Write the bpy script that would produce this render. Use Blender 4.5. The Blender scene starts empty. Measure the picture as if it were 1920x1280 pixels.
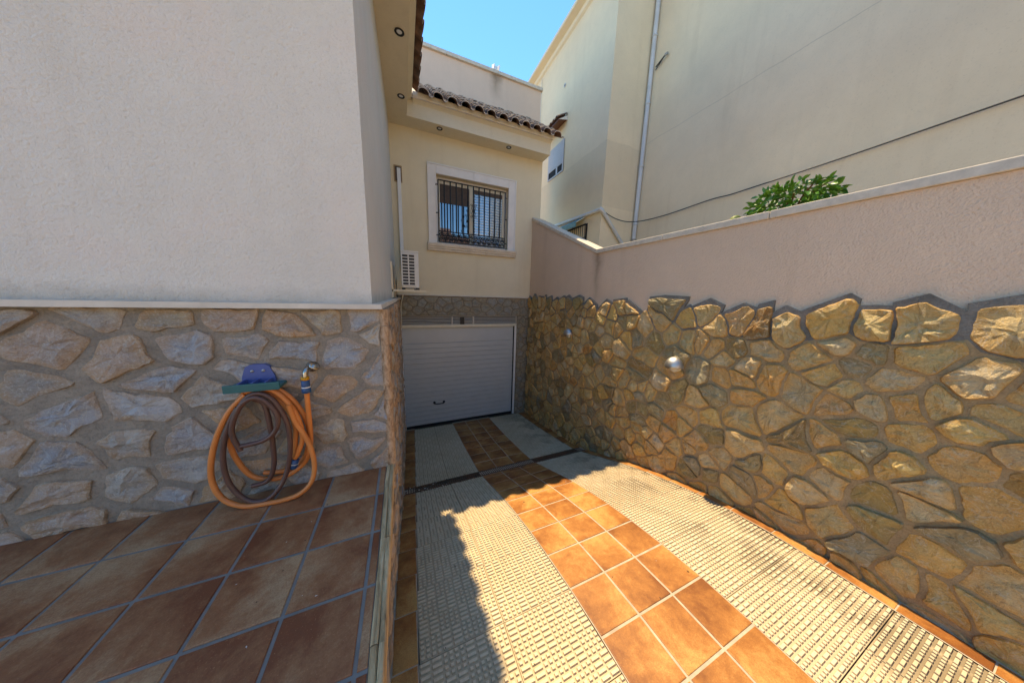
import bpy, bmesh, math, random
from mathutils import Vector, Matrix, noise
random.seed(7)
S = bpy.context.scene
COL = S.collection
# ------------------------------------------------------------------ camera, sky, sun, exposure
cam_d = bpy.data.cameras.new('camera'); cam = bpy.data.objects.new('camera', cam_d); COL.objects.link(cam)
cam_d.sensor_fit = 'HORIZONTAL'; cam_d.sensor_width = 36.0; cam_d.lens = 481.46 / 1920 * 36
cam_d.clip_start = 0.02; cam_d.clip_end = 2000
yaw, pit, rol = math.radians(23.104), math.radians(9.887), math.radians(1.675)
fw = Vector((math.sin(yaw), math.cos(yaw), 0)); rt = Vector((math.cos(yaw), -math.sin(yaw), 0)); up = Vector((0, 0, 1))
f2 = math.cos(pit) * fw - math.sin(pit) * up; u2 = math.sin(pit) * fw + math.cos(pit) * up
r3 = math.cos(rol) * rt + math.sin(rol) * u2; u3 = -math.sin(rol) * rt + math.cos(rol) * u2
cam.matrix_world = Matrix(((r3.x, u3.x, -f2.x, 0), (r3.y, u3.y, -f2.y, 0), (r3.z, u3.z, -f2.z, 0), (0, 0, 0, 1)))
S.camera = cam
SUN = Vector((-0.02, 3.17, 6.43)).normalized()          # towards the sun
elev = math.asin(SUN.z); azim = math.atan2(SUN.x, SUN.y)
W = bpy.data.worlds.new('World'); S.world = W; W.use_nodes = True
wn = W.node_tree; bg = wn.nodes['Background']
sky = wn.nodes.new('ShaderNodeTexSky'); sky.sky_type = 'NISHITA'; sky.sun_disc = False
sky.sun_elevation = elev; sky.sun_rotation = azim; sky.air_density = 0.78; sky.dust_density = 0.0; sky.ozone_density = 10.0; sky.altitude = 60
hs = wn.nodes.new('ShaderNodeHueSaturation'); hs.inputs['Saturation'].default_value = 1.14; wn.links.new(sky.outputs[0], hs.inputs['Color'])   # clear deep blue sky, evenly all round
wn.links.new(hs.outputs[0], bg.inputs[0]); bg.inputs[1].default_value = 0.15
sd = bpy.data.lights.new('sun', 'SUN'); sun = bpy.data.objects.new('sun', sd); COL.objects.link(sun)
sd.energy = 2.0; sd.angle = math.radians(0.55); sd.color = (1.0, 0.93, 0.82)
sun.rotation_euler = SUN.to_track_quat('Z', 'Y').to_euler(); sun.location = (0, 10, 20)
S.view_settings.view_transform = 'Standard'; S.view_settings.look = 'None'
S.view_settings.exposure = 1.92; S.view_settings.gamma = 1.0; S.view_settings.use_curve_mapping = False
S.view_settings.use_white_balance = True; S.view_settings.white_balance_temperature = 10000; S.view_settings.white_balance_tint = 7   # the camera's shade setting
S.render.engine = 'CYCLES'; S.cycles.max_bounces = 6; S.cycles.diffuse_bounces = 3

# ------------------------------------------------------------------ node materials
def new_mat(name):
    m = bpy.data.materials.new(name); m.use_nodes = True
    return m, m.node_tree, m.node_tree.nodes['Principled BSDF']
def nd(nt, typ, ins=None, **props):
    n = nt.nodes.new(typ)
    for k, v in props.items(): setattr(n, k, v)
    for k, v in (ins or {}).items():
        if hasattr(v, 'is_linked') or isinstance(v, bpy.types.NodeSocket): nt.links.new(v, n.inputs[k])
        else: n.inputs[k].default_value = v
    return n
def col4(c): return (c[0], c[1], c[2], 1.0)
def mixc(nt, fac, a, b, mode='MIX'):
    n = nt.nodes.new('ShaderNodeMix'); n.data_type = 'RGBA'; n.blend_type = mode
    for idx, v in ((0, fac), (6, a), (7, b)):
        if isinstance(v, bpy.types.NodeSocket): nt.links.new(v, n.inputs[idx])
        else: n.inputs[idx].default_value = col4(v) if idx else v
    return n.outputs[2]
def ramp(nt, fac, stops):
    n = nt.nodes.new('ShaderNodeValToRGB'); nt.links.new(fac, n.inputs[0]); cr = n.color_ramp
    while len(cr.elements) < len(stops): cr.elements.new(0.5)
    for e, (p, c) in zip(cr.elements, stops): e.position = p; e.color = col4(c if isinstance(c, (tuple, list)) else (c, c, c))
    return n.outputs[0]
def math_n(nt, op, a, b=0.0):
    n = nt.nodes.new('ShaderNodeMath'); n.operation = op
    for i, v in ((0, a), (1, b)):
        if isinstance(v, bpy.types.NodeSocket): nt.links.new(v, n.inputs[i])
        else: n.inputs[i].default_value = v
    return n.outputs[0]
def world_pos(nt): return nt.nodes.new('ShaderNodeNewGeometry').outputs['Position']
def obj_pos(nt):
    tc = nt.nodes.new('ShaderNodeTexCoord'); oi = nt.nodes.new('ShaderNodeObjectInfo')
    v = nt.nodes.new('ShaderNodeVectorMath'); v.operation = 'ADD'
    s = math_n(nt, 'MULTIPLY', oi.outputs['Random'], 57.0)
    nt.links.new(tc.outputs['Object'], v.inputs[0]); nt.links.new(s, v.inputs[1])
    return v.outputs[0], oi.outputs['Random']
def noise_t(nt, vec, scale, detail=4, rough=0.55, dist=0.0):
    n = nd(nt, 'ShaderNodeTexNoise', {'Vector': vec, 'Scale': scale, 'Detail': detail, 'Roughness': rough, 'Distortion': dist}); return n.outputs[0]
def bump(nt, b, h, strength, dist):
    n = nd(nt, 'ShaderNodeBump', {'Height': h, 'Strength': strength, 'Distance': dist}); nt.links.new(n.outputs[0], b.inputs['Normal']); return n

def plaster(name, c, grain=70, strength=0.5, dist=0.01, dark=0.82, stain=None, rough=0.9, streak=0.16):
    m, nt, b = new_mat(name); p = world_pos(nt)
    n1 = noise_t(nt, p, 0.9, 5, 0.6); n2 = noise_t(nt, p, 5.0, 5, 0.65)
    f = ramp(nt, n1, [(0.32, 0.0), (0.72, 1.0)])
    cd = tuple(x * dark for x in c)
    cc = mixc(nt, f, cd, c)
    cc = mixc(nt, ramp(nt, n2, [(0.35, 0.18), (0.6, 0.0)]), cc, tuple(x * 0.8 for x in c))
    # rain streaks: noise stretched down the wall
    mp = nd(nt, 'ShaderNodeMapping', {'Vector': p, 'Scale': (5.0, 5.0, 0.35)})
    st = noise_t(nt, mp.outputs[0], 1.0, 4, 0.6)
    cc = mixc(nt, ramp(nt, st, [(0.55, 0.0), (0.8, streak)]), cc, (c[0] * 0.6, c[1] * 0.52, c[2] * 0.45))
    if stain: cc = stain(nt, p, cc)
    g = noise_t(nt, p, grain, 3, 0.6)
    pit_ = ramp(nt, g, [(0.28, (0.72, 0.7, 0.68)), (0.42, (1, 1, 1))])
    cc = mixc(nt, 0.35, cc, pit_, 'MULTIPLY')
    nt.links.new(cc, b.inputs['Base Color']); b.inputs['Roughness'].default_value = rough
    b.inputs['Specular IOR Level'].default_value = 0.25
    gg = math_n(nt, 'ADD', g, math_n(nt, 'MULTIPLY', noise_t(nt, p, grain * 0.35, 2), 0.6))
    bump(nt, b, gg, strength, dist)
    return m
def sep(nt, p):
    n = nt.nodes.new('ShaderNodeSeparateXYZ'); nt.links.new(p, n.inputs[0]); return n.outputs
def rust_stain(nt, p, cc):
    x, y, z = sep(nt, p)
    wob = math_n(nt, 'MULTIPLY', math_n(nt, 'SUBTRACT', noise_t(nt, p, 3.0, 4), 0.5), 0.22)
    d = math_n(nt, 'ABSOLUTE', math_n(nt, 'SUBTRACT', math_n(nt, 'ADD', y, wob), 3.86))
    line = ramp(nt, d, [(0.0, 1.0), (0.075, 0.35), (0.17, 0.0)])
    fade = ramp(nt, math_n(nt, 'ADD', math_n(nt, 'MULTIPLY', z, 0.5), 0.5), [(0.45, 0.12), (0.9, 0.95)])
    f = math_n(nt, 'MULTIPLY', math_n(nt, 'MULTIPLY', line, fade), 0.75)
    cc = mixc(nt, f, cc, (0.24, 0.12, 0.06))
    # drip marks just under the coping joint
    return cc
def spout_stain(nt, p, cc):
    x, y, z = sep(nt, p)
    wob = math_n(nt, 'MULTIPLY', math_n(nt, 'SUBTRACT', noise_t(nt, p, 4.0, 4), 0.5), 0.25)
    d = math_n(nt, 'ABSOLUTE', math_n(nt, 'SUBTRACT', math_n(nt, 'ADD', x, wob), 2.76))
    line = ramp(nt, d, [(0.0, 1.0), (0.12, 0.5), (0.24, 0.0)])
    fade = ramp(nt, math_n(nt, 'SUBTRACT', z, 5.4), [(0.2, 0.0), (0.9, 0.85)])
    return mixc(nt, math_n(nt, 'MULTIPLY', line, fade), cc, (0.2, 0.13, 0.08))
def dado_paint(nt, p, cc):
    x, y, z = sep(nt, p)
    w = math_n(nt, 'ADD', z, math_n(nt, 'MULTIPLY', noise_t(nt, p, 2.0, 3), 0.12))
    low = math_n(nt, 'LESS_THAN', w, 4.1); hi = math_n(nt, 'GREATER_THAN', z, 2.46)
    return mixc(nt, math_n(nt, 'MULTIPLY', math_n(nt, 'MULTIPLY', low, hi), 0.22), cc, (0.48, 0.37, 0.25))

def ledge_dirt(nt, p, cc):
    x, y, z = sep(nt, p); n = noise_t(nt, p, 6.0, 5, 0.65)
    k = math_n(nt, 'ADD', math_n(nt, 'MULTIPLY', z, 4.0), math_n(nt, 'MULTIPLY', n, 0.9))
    cc = mixc(nt, ramp(nt, k, [(0.05, 0.55), (0.55, 0.0)]), cc, (0.36, 0.31, 0.25))
    n2 = noise_t(nt, p, 1.7, 3, 0.5)
    return mixc(nt, ramp(nt, n2, [(0.52, 0.0), (0.66, 0.45)]), cc, (0.80, 0.70, 0.63))
def wall_crack(nt, p, cc):
    x, y, z = sep(nt, p); n = noise_t(nt, p, 1.3, 5, 0.6)
    k = math_n(nt, 'ABSOLUTE', math_n(nt, 'ADD', math_n(nt, 'SUBTRACT', z, 4.15), math_n(nt, 'MULTIPLY', math_n(nt, 'SUBTRACT', n, 0.5), 0.10)))
    return mixc(nt, ramp(nt, k, [(0.0, 0.5), (0.012, 0.0)]), cc, (0.45, 0.34, 0.24))
M = {}
M['plaster_white'] = plaster('plaster_white', (0.81, 0.77, 0.70), 68, 0.7, 0.013, 0.9, ledge_dirt)
M['plaster_cream'] = plaster('plaster_cream', (0.83, 0.70, 0.49), 60, 0.25, 0.006, 0.92)
M['plaster_soffit'] = plaster('plaster_soffit', (0.80, 0.69, 0.51), 60, 0.2, 0.005, 0.92)
M['plaster_pink'] = plaster('plaster_pink', (0.85, 0.60, 0.43), 78, 0.75, 0.013, 0.9, rust_stain, streak=0.2)
M['plaster_upper'] = plaster('plaster_upper', (0.85, 0.60, 0.44), 60, 0.3, 0.008, 0.9, spout_stain, streak=0.2)
M['plaster_tan'] = plaster('plaster_tan', (0.86, 0.685, 0.46), 50, 0.25, 0.006, 0.9, dado_paint, streak=0.14)
M['plaster_tan2'] = plaster('plaster_tan2', (0.86, 0.67, 0.45), 50, 0.3, 0.008, 0.88, wall_crack, streak=0.18)

def simple(name, c, rough=0.5, metal=0.0, spec=0.5, var=0.15, scale=8, bstr=0.0, bscale=60):
    m, nt, b = new_mat(name); p, r = obj_pos(nt)
    n = noise_t(nt, p, scale, 5, 0.6)
    cc = mixc(nt, ramp(nt, n, [(0.3, 1.0), (0.7, 0.0)]), c, tuple(x * (1 - var) for x in c))
    nt.links.new(cc, b.inputs['Base Color']); b.inputs['Roughness'].default_value = rough
    b.inputs['Metallic'].default_value = metal; b.inputs['Specular IOR Level'].default_value = spec
    if bstr: bump(nt, b, noise_t(nt, p, bscale, 3), bstr, 0.004)
    return m
M['stone_trim'] = simple('stone_trim', (0.78, 0.68, 0.56), 0.7, var=0.2, scale=6, bstr=0.15)
M['coping'] = simple('coping', (0.76, 0.63, 0.49), 0.75, var=0.25, scale=16, bstr=0.3)
M['window_surround'] = simple('window_surround', (0.84, 0.78, 0.71), 0.7, var=0.1, scale=5, bstr=0.1)
M['white_paint'] = simple('white_paint', (0.8, 0.79, 0.76), 0.4, var=0.08)
M['door_white'] = simple('door_white', (0.53, 0.55, 0.54), 0.35, var=0.08, scale=3)
M['cream_metal'] = simple('cream_metal', (0.78, 0.69, 0.52), 0.45, var=0.1)
M['louvre_metal'] = simple('louvre_metal', (0.60, 0.54, 0.46), 0.5, var=0.15)
M['black_iron'] = simple('black_iron', (0.008, 0.010, 0.012), 0.4, var=0.3, spec=0.5)
M['black_plastic'] = simple('black_plastic', (0.012, 0.012, 0.013), 0.5)
M['dark_void'] = simple('dark_void', (0.015, 0.014, 0.013), 0.9)
M['rubber'] = simple('rubber', (0.01, 0.01, 0.01), 0.8)
M['ac_white'] = simple('ac_white', (0.74, 0.73, 0.70), 0.4, var=0.08)
M['ac_dark'] = simple('ac_dark', (0.05, 0.052, 0.055), 0.7)
M['steel'] = simple('steel', (0.52, 0.50, 0.47), 0.48, 1.0, var=0.25, scale=20)
M['chrome'] = simple('chrome', (0.55, 0.5, 0.44), 0.2, 1.0, var=0.3, scale=30)
M['rust_grate'] = simple('rust_grate', (0.20, 0.10, 0.05), 0.85, 0.0, var=0.6, scale=25, bstr=0.4, bscale=150)
M['lamp_glass'] = simple('lamp_glass', (0.6, 0.58, 0.52), 0.3)
M['spot_ring'] = simple('spot_ring', (0.05, 0.048, 0.045), 0.35, 0.8)
M['spot_bulb'] = simple('spot_bulb', (0.75, 0.76, 0.78), 0.15)
M['blue_plastic'] = simple('blue_plastic', (0.015, 0.085, 0.22), 0.4)
M['holder_blue'] = simple('holder_blue', (0.06, 0.12, 0.36), 0.4)
M['teal_plastic'] = simple('teal_plastic', (0.01, 0.14, 0.15), 0.4)
M['yellow_plastic'] = simple('yellow_plastic', (0.7, 0.30, 0.01), 0.4)
M['white_plastic'] = simple('white_plastic', (0.75, 0.75, 0.73), 0.45)
M['pvc'] = simple('pvc', (0.62, 0.62, 0.6), 0.5, var=0.2, scale=4)
M['cable'] = simple('cable', (0.03, 0.028, 0.027), 0.6)
M['wood_dark'] = simple('wood_dark', (0.16, 0.05, 0.02), 0.6, var=0.4, scale=12)
M['awning'] = simple('awning', (0.16, 0.36, 0.40), 0.8, var=0.3, scale=6)
M['shutter'] = simple('shutter', (0.50, 0.48, 0.46), 0.55, var=0.1)
M['shutter_wood'] = simple('shutter_wood', (0.13, 0.085, 0.06), 0.6, var=0.3)
M['wood_pale'] = simple('wood_pale', (0.42, 0.27, 0.14), 0.8)
M['bed_dark'] = simple('bed_dark', (0.20, 0.15, 0.095), 0.95)
M['earth'] = simple('earth', (0.38, 0.32, 0.25), 0.95, var=0.3, scale=2)
M['pale_paving'] = simple('pale_paving', (0.40, 0.36, 0.31), 0.95, var=0.3, scale=2)  # unseen road as light paving, lightened to bounce more sunlight
M['concrete'] = simple('concrete', (0.36, 0.32, 0.27), 0.95, var=0.3, scale=3)
M['cactus'] = simple('cactus', (0.16, 0.2, 0.04), 0.6, var=0.4)
M['debris'] = simple('debris', (0.08, 0.05, 0.03), 0.9)
M['debris_pale'] = simple('debris_pale', (0.7, 0.66, 0.6), 0.9)

def hose_mat(name, c, c2):
    m, nt, b = new_mat(name); tc = nt.nodes.new('ShaderNodeTexCoord')
    mp = nd(nt, 'ShaderNodeMapping', {'Vector': tc.outputs['UV'], 'Scale': (1, 1, 1)})
    w1 = nd(nt, 'ShaderNodeTexWave', {'Vector': mp.outputs[0], 'Scale': 1.0}, wave_type='BANDS', bands_direction='DIAGONAL')
    n = noise_t(nt, tc.outputs['Object'], 6, 3)
    cc = mixc(nt, ramp(nt, w1.outputs[0], [(0.3, 0.0), (0.8, 0.6)]), c, c2)
    cc = mixc(nt, ramp(nt, n, [(0.35, 0.45), (0.65, 0.0)]), cc, tuple(x * 0.55 for x in c))
    nt.links.new(cc, b.inputs['Base Color']); b.inputs['Roughness'].default_value = 0.42
    return m
M['hose_orange'] = hose_mat('hose_orange', (0.80, 0.22, 0.045), (0.90, 0.36, 0.13))
M['hose_brown'] = hose_mat('hose_brown', (0.13, 0.06, 0.045), (0.17, 0.085, 0.065))

def glass_mat(name, tint, wavy):
    m, nt, b = new_mat(name); p = world_pos(nt)
    b.inputs['Base Color'].default_value = col4(tint); b.inputs['Roughness'].default_value = 0.03
    b.inputs['IOR'].default_value = 1.8; b.inputs['Specular IOR Level'].default_value = 1.0
    b.inputs['Coat Weight'].default_value = 1.0; b.inputs['Coat Roughness'].default_value = 0.02; b.inputs['Coat IOR'].default_value = 1.8
    if wavy:
        w = nd(nt, 'ShaderNodeTexWave', {'Vector': p, 'Scale': 5.0, 'Distortion': 3.0, 'Detail': 2.0, 'Detail Scale': 1.2}, bands_direction='Z')
        bump(nt, b, w.outputs[0], 0.35, 0.01)
        cc = mixc(nt, ramp(nt, w.outputs[0], [(0.35, 0.0), (0.75, 1.0)]), tint, (0.30, 0.46, 0.58))  # light blue bands paint a rippled reflection into the pane colour
        nt.links.new(cc, b.inputs['Base Color'])
    return m
M['glass'] = glass_mat('glass', (0.02, 0.035, 0.06), False)
M['glass_wavy'] = glass_mat('glass_wavy', (0.11, 0.19, 0.28), True)

def tile_mat(name, dark, mid, pale, rough=0.5):
    m, nt, b = new_mat(name); p, r = obj_pos(nt)
    n1 = noise_t(nt, p, 3.6, 7, 0.72, 0.25); n2 = noise_t(nt, p, 14, 6, 0.75); n3 = noise_t(nt, p, 150, 3, 0.7)
    t = math_n(nt, 'ADD', n1, math_n(nt, 'MULTIPLY', math_n(nt, 'SUBTRACT', n2, 0.5), 0.35))
    t = math_n(nt, 'ADD', t, math_n(nt, 'MULTIPLY', math_n(nt, 'SUBTRACT', r, 0.5), 0.16))
    # firing flash: one side of each tile darker
    ox, oy, oz = sep(nt, nt.nodes.new('ShaderNodeTexCoord').outputs['Object']); th_ = math_n(nt, 'MULTIPLY', r, 43.0)
    gx = math_n(nt, 'ADD', math_n(nt, 'MULTIPLY', ox, math_n(nt, 'SINE', th_)), math_n(nt, 'MULTIPLY', oy, math_n(nt, 'COSINE', th_)))
    t = math_n(nt, 'ADD', t, math_n(nt, 'MULTIPLY', gx, 0.6))
    cc = ramp(nt, t, [(0.3, dark), (0.5, mid), (0.72, pale)])
    cc = mixc(nt, ramp(nt, n3, [(0.3, 0.5), (0.55, 0.0)]), cc, tuple(x * 0.55 for x in mid))
    cc = mixc(nt, ramp(nt, n3, [(0.62, 0.0), (0.75, 0.45)]), cc, tuple(min(1, x * 1.35) for x in pale))  # fine pale specks paint sparkles into the tile colour
    nt.links.new(cc, b.inputs['Base Color']); b.inputs['Roughness'].default_value = rough
    b.inputs['Specular IOR Level'].default_value = 0.35
    bump(nt, b, math_n(nt, 'ADD', n3, n2), 0.25, 0.003)
    return m
M['tile_orange'] = tile_mat('tile_orange', (0.20, 0.062, 0.016), (0.37, 0.14, 0.036), (0.54, 0.28, 0.09))
M['tile_red'] = tile_mat('tile_red', (0.22, 0.06, 0.024), (0.36, 0.14, 0.06), (0.50, 0.285, 0.15))
M['grout_pale'] = simple('grout_pale', (0.52, 0.41, 0.30), 0.95, var=0.35, scale=14, bstr=0.4)
M['grout_grey'] = simple('grout_grey', (0.28, 0.25, 0.22), 0.95, var=0.3, scale=10, bstr=0.4)

def paver_mat():
    m, nt, b = new_mat('paver_cream'); p = world_pos(nt); po, r = obj_pos(nt)
    n1 = noise_t(nt, p, 1.6, 4, 0.6); n2 = noise_t(nt, p, 45, 4, 0.7); n3 = noise_t(nt, po, 5, 4)
    c = ramp(nt, n1, [(0.35, (0.62, 0.49, 0.32)), (0.65, (0.71, 0.58, 0.40))])
    c = mixc(nt, ramp(nt, n2, [(0.3, 0.4), (0.6, 0.0)]), c, (0.40, 0.32, 0.22))
    x, y, z = sep(nt, p); tcz = math_n(nt, 'ADD', sep(nt, nt.nodes.new('ShaderNodeTexCoord').outputs['Object'])[2], 0.0085)
    low = ramp(nt, tcz, [(0.0, 1.0), (0.006, 0.35), (0.008, 0.0)])     # groove mask: paints shade between the ribs, places the wall-side dirt
    # dirt patches on the wall side of the ramp
    side = ramp(nt, math_n(nt, 'MULTIPLY', math_n(nt, 'SUBTRACT', x, 2.3), 0.8), [(0.0, 0.0), (0.45, 1.0)])
    n4 = ramp(nt, noise_t(nt, p, 2.2, 3, 0.5, 0.3), [(0.46, 0.0), (0.54, 1.0)])
    d = math_n(nt, 'MULTIPLY', math_n(nt, 'MULTIPLY', n4, side), math_n(nt, 'ADD', math_n(nt, 'MULTIPLY', low, 0.75), 0.12))
    c = mixc(nt, math_n(nt, 'MULTIPLY', d, 0.9), c, (0.10, 0.085, 0.065))
    c = mixc(nt, math_n(nt, 'MULTIPLY', low, 0.42), c, (0.30, 0.21, 0.115))  # shade in the grooves painted as a darker brown
    nt.links.new(c, b.inputs['Base Color']); b.inputs['Roughness'].default_value = 0.9; b.inputs['Specular IOR Level'].default_value = 0.2
    bump(nt, b, n2, 0.35, 0.003)
    return m
M['paver_cream'] = paver_mat()

def stone_mat(name, stops, rim_c, rim_amt, vein=(0.6, 0.54, 0.44), rough=0.5, shine=0.5, bs=0.7):
    m, nt, b = new_mat(name); p, r = obj_pos(nt)
    at = nd(nt, 'ShaderNodeAttribute', attribute_name='rim').outputs['Fac']
    n1 = noise_t(nt, p, 4.5, 6, 0.65, 0.8); n2 = noise_t(nt, p, 22, 6, 0.72, 0.5); n3 = noise_t(nt, p, 90, 4, 0.7)
    base = ramp(nt, r, stops)
    c = mixc(nt, ramp(nt, n1, [(0.35, 0.0), (0.7, 0.75)]), base, tuple(x * 0.65 for x in stops[1][1]))
    k = math_n(nt, 'ADD', at, math_n(nt, 'MULTIPLY', math_n(nt, 'SUBTRACT', n1, 0.5), 1.7))
    c = mixc(nt, math_n(nt, 'MULTIPLY', ramp(nt, k, [(0.35, 0.0), (0.75, 1.0)]), rim_amt), c, rim_c)
    c = mixc(nt, ramp(nt, n2, [(0.30, 0.5), (0.46, 0.0)]), c, (0.10, 0.07, 0.04))
    c = mixc(nt, ramp(nt, n3, [(0.5, 0.0), (0.72, 0.4)]), c, tuple(min(1, x * 1.5) for x in stops[0][1]))
    vn = nd(nt, 'ShaderNodeTexNoise', {'Vector': p, 'Scale': 7.0, 'Detail': 5.0, 'Distortion': 1.5}).outputs[0]
    vl = math_n(nt, 'ABSOLUTE', math_n(nt, 'SUBTRACT', vn, 0.5))
    c = mixc(nt, math_n(nt, 'MULTIPLY', ramp(nt, vl, [(0.0, 1.0), (0.018, 0.0)]), 0.4), c, vein)
    nt.links.new(c, b.inputs['Base Color']); b.inputs['Specular IOR Level'].default_value = shine
    rr = ramp(nt, n2, [(0.3, rough + 0.2), (0.7, rough - 0.1)]); nt.links.new(rr, b.inputs['Roughness'])
    h = math_n(nt, 'ADD', math_n(nt, 'MULTIPLY', n2, 1.0), math_n(nt, 'MULTIPLY', n3, 0.35))
    bump(nt, b, h, bs, 0.02)
    return m
OCH = [(0.0, (0.66, 0.51, 0.24)), (0.14, (0.52, 0.39, 0.16)), (0.28, (0.70, 0.43, 0.10)), (0.42, (0.56, 0.49, 0.34)), (0.56, (0.70, 0.49, 0.15)), (0.68, (0.48, 0.38, 0.20)), (0.8, (0.66, 0.31, 0.05)), (0.9, (0.66, 0.55, 0.31)), (1.0, (0.54, 0.22, 0.04))]
OCH = [(a, (c[0], c[1] * 0.94, c[2] * 0.95)) for a, c in OCH]
GRY = [(0.0, (0.43, 0.44, 0.46)), (0.22, (0.30, 0.315, 0.34)), (0.4, (0.47, 0.43, 0.37)), (0.5, (0.38, 0.40, 0.43)), (0.66, (0.56, 0.33, 0.16)), (0.74, (0.47, 0.475, 0.48)), (0.88, (0.44, 0.36, 0.24)), (1.0, (0.27, 0.285, 0.31))]
M['stone_ochre'] = stone_mat('stone_ochre', OCH, (0.62, 0.30, 0.06), 0.65, rough=0.44, shine=0.6, bs=1.0)
M['stone_grey'] = stone_mat('stone_grey', GRY, (0.44, 0.27, 0.13), 0.55, rough=0.55, shine=0.45, bs=0.8)
M['stone_olive'] = stone_mat('stone_olive', [(a, (c[0] * 0.6, c[1] * 0.64, c[2] * 0.7)) for a, c in OCH], (0.26, 0.17, 0.07), 0.5, rough=0.55, shine=0.4)
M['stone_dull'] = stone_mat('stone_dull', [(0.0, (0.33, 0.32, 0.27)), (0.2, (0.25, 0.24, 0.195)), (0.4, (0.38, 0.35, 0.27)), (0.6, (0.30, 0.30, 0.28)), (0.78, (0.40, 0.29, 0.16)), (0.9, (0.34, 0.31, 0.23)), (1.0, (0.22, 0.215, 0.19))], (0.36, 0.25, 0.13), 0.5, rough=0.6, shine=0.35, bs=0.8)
def bark_mat(name, k, w=1.0):
    m, nt, b = new_mat(name); p, r = obj_pos(nt)
    mp = nd(nt, 'ShaderNodeMapping', {'Vector': p, 'Scale': (22.0, 2.2, 9.0)})
    n = noise_t(nt, mp.outputs[0], 1.5, 6, 0.7, 0.4); n2 = noise_t(nt, p, 60, 4)
    c = ramp(nt, n, [(0.3, (0.12 * k, 0.07 * k, 0.04 * k * w)), (0.43, (0.38 * k, 0.235 * k, 0.14 * k * w)), (0.58, (0.57 * k, 0.39 * k, 0.26 * k * w)), (0.75, (0.64 * k, 0.47 * k, 0.36 * k * w))])
    nt.links.new(c, b.inputs['Base Color']); b.inputs['Roughness'].default_value = 0.85
    bump(nt, b, math_n(nt, 'ADD', n, math_n(nt, 'MULTIPLY', n2, 0.3)), 0.9, 0.02)
    return m
M['stone_split'] = bark_mat('stone_split', 1.0); M['stone_slab'] = bark_mat('stone_slab', 1.2, 0.82)
def mortar_mat(name, c, c2):
    m, nt, b = new_mat(name); p = world_pos(nt)
    n = noise_t(nt, p, 7, 5, 0.65); n2 = noise_t(nt, p, 70, 4, 0.7); n3 = noise_t(nt, p, 22, 4)
    cc = ramp(nt, n, [(0.35, c), (0.65, c2)])
    cc = mixc(nt, ramp(nt, n2, [(0.3, 0.5), (0.55, 0.0)]), cc, tuple(x * 0.5 for x in c))
    nt.links.new(cc, b.inputs['Base Color']); b.inputs['Roughness'].default_value = 0.95
    bump(nt, b, math_n(nt, 'ADD', n2, n3), 0.8, 0.012)
    return m
M['mortar_tan'] = mortar_mat('mortar_tan', (0.36, 0.24, 0.125), (0.48, 0.34, 0.19))
M['mortar_grey'] = mortar_mat('mortar_grey', (0.25, 0.22, 0.185), (0.36, 0.315, 0.26))
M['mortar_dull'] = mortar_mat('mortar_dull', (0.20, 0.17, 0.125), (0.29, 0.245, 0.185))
M['mortar_dark'] = mortar_mat('mortar_dark', (0.12, 0.10, 0.075), (0.20, 0.165, 0.12))
M['mortar_edge'] = mortar_mat('mortar_edge', (0.16, 0.15, 0.13), (0.25, 0.23, 0.20))

def rooftile_mat():
    m, nt, b = new_mat('roof_clay'); p, r = obj_pos(nt)
    n = noise_t(nt, p, 9, 5, 0.65); n2 = noise_t(nt, p, 40, 4)
    c = ramp(nt, r, [(0.0, (0.20, 0.085, 0.045)), (0.4, (0.15, 0.085, 0.06)), (0.7, (0.25, 0.115, 0.06)), (1.0, (0.13, 0.075, 0.055))])
    c = mixc(nt, ramp(nt, n, [(0.4, 0.0), (0.7, 0.85)]), c, (0.055, 0.047, 0.042))
    nt.links.new(c, b.inputs['Base Color']); b.inputs['Roughness'].default_value = 0.85
    bump(nt, b, n2, 0.5, 0.006); return m
M['roof_clay'] = rooftile_mat()
M['tile_end'] = simple('tile_end', (0.66, 0.54, 0.43), 0.85, var=0.25, scale=9, bstr=0.2)
def leaf_mat():
    m, nt, b = new_mat('leaf_green'); p, r = obj_pos(nt)
    n = noise_t(nt, world_pos(nt), 9, 3)
    c = ramp(nt, n, [(0.3, (0.03, 0.11, 0.012)), (0.6, (0.09, 0.24, 0.02)), (0.8, (0.2, 0.36, 0.05))])
    nt.links.new(c, b.inputs['Base Color']); b.inputs['Roughness'].default_value = 0.4
    b.inputs['Transmission Weight'].default_value = 0.0; b.inputs['Subsurface Weight'].default_value = 0.0
    return m
M['leaf_green'] = leaf_mat()

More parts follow.
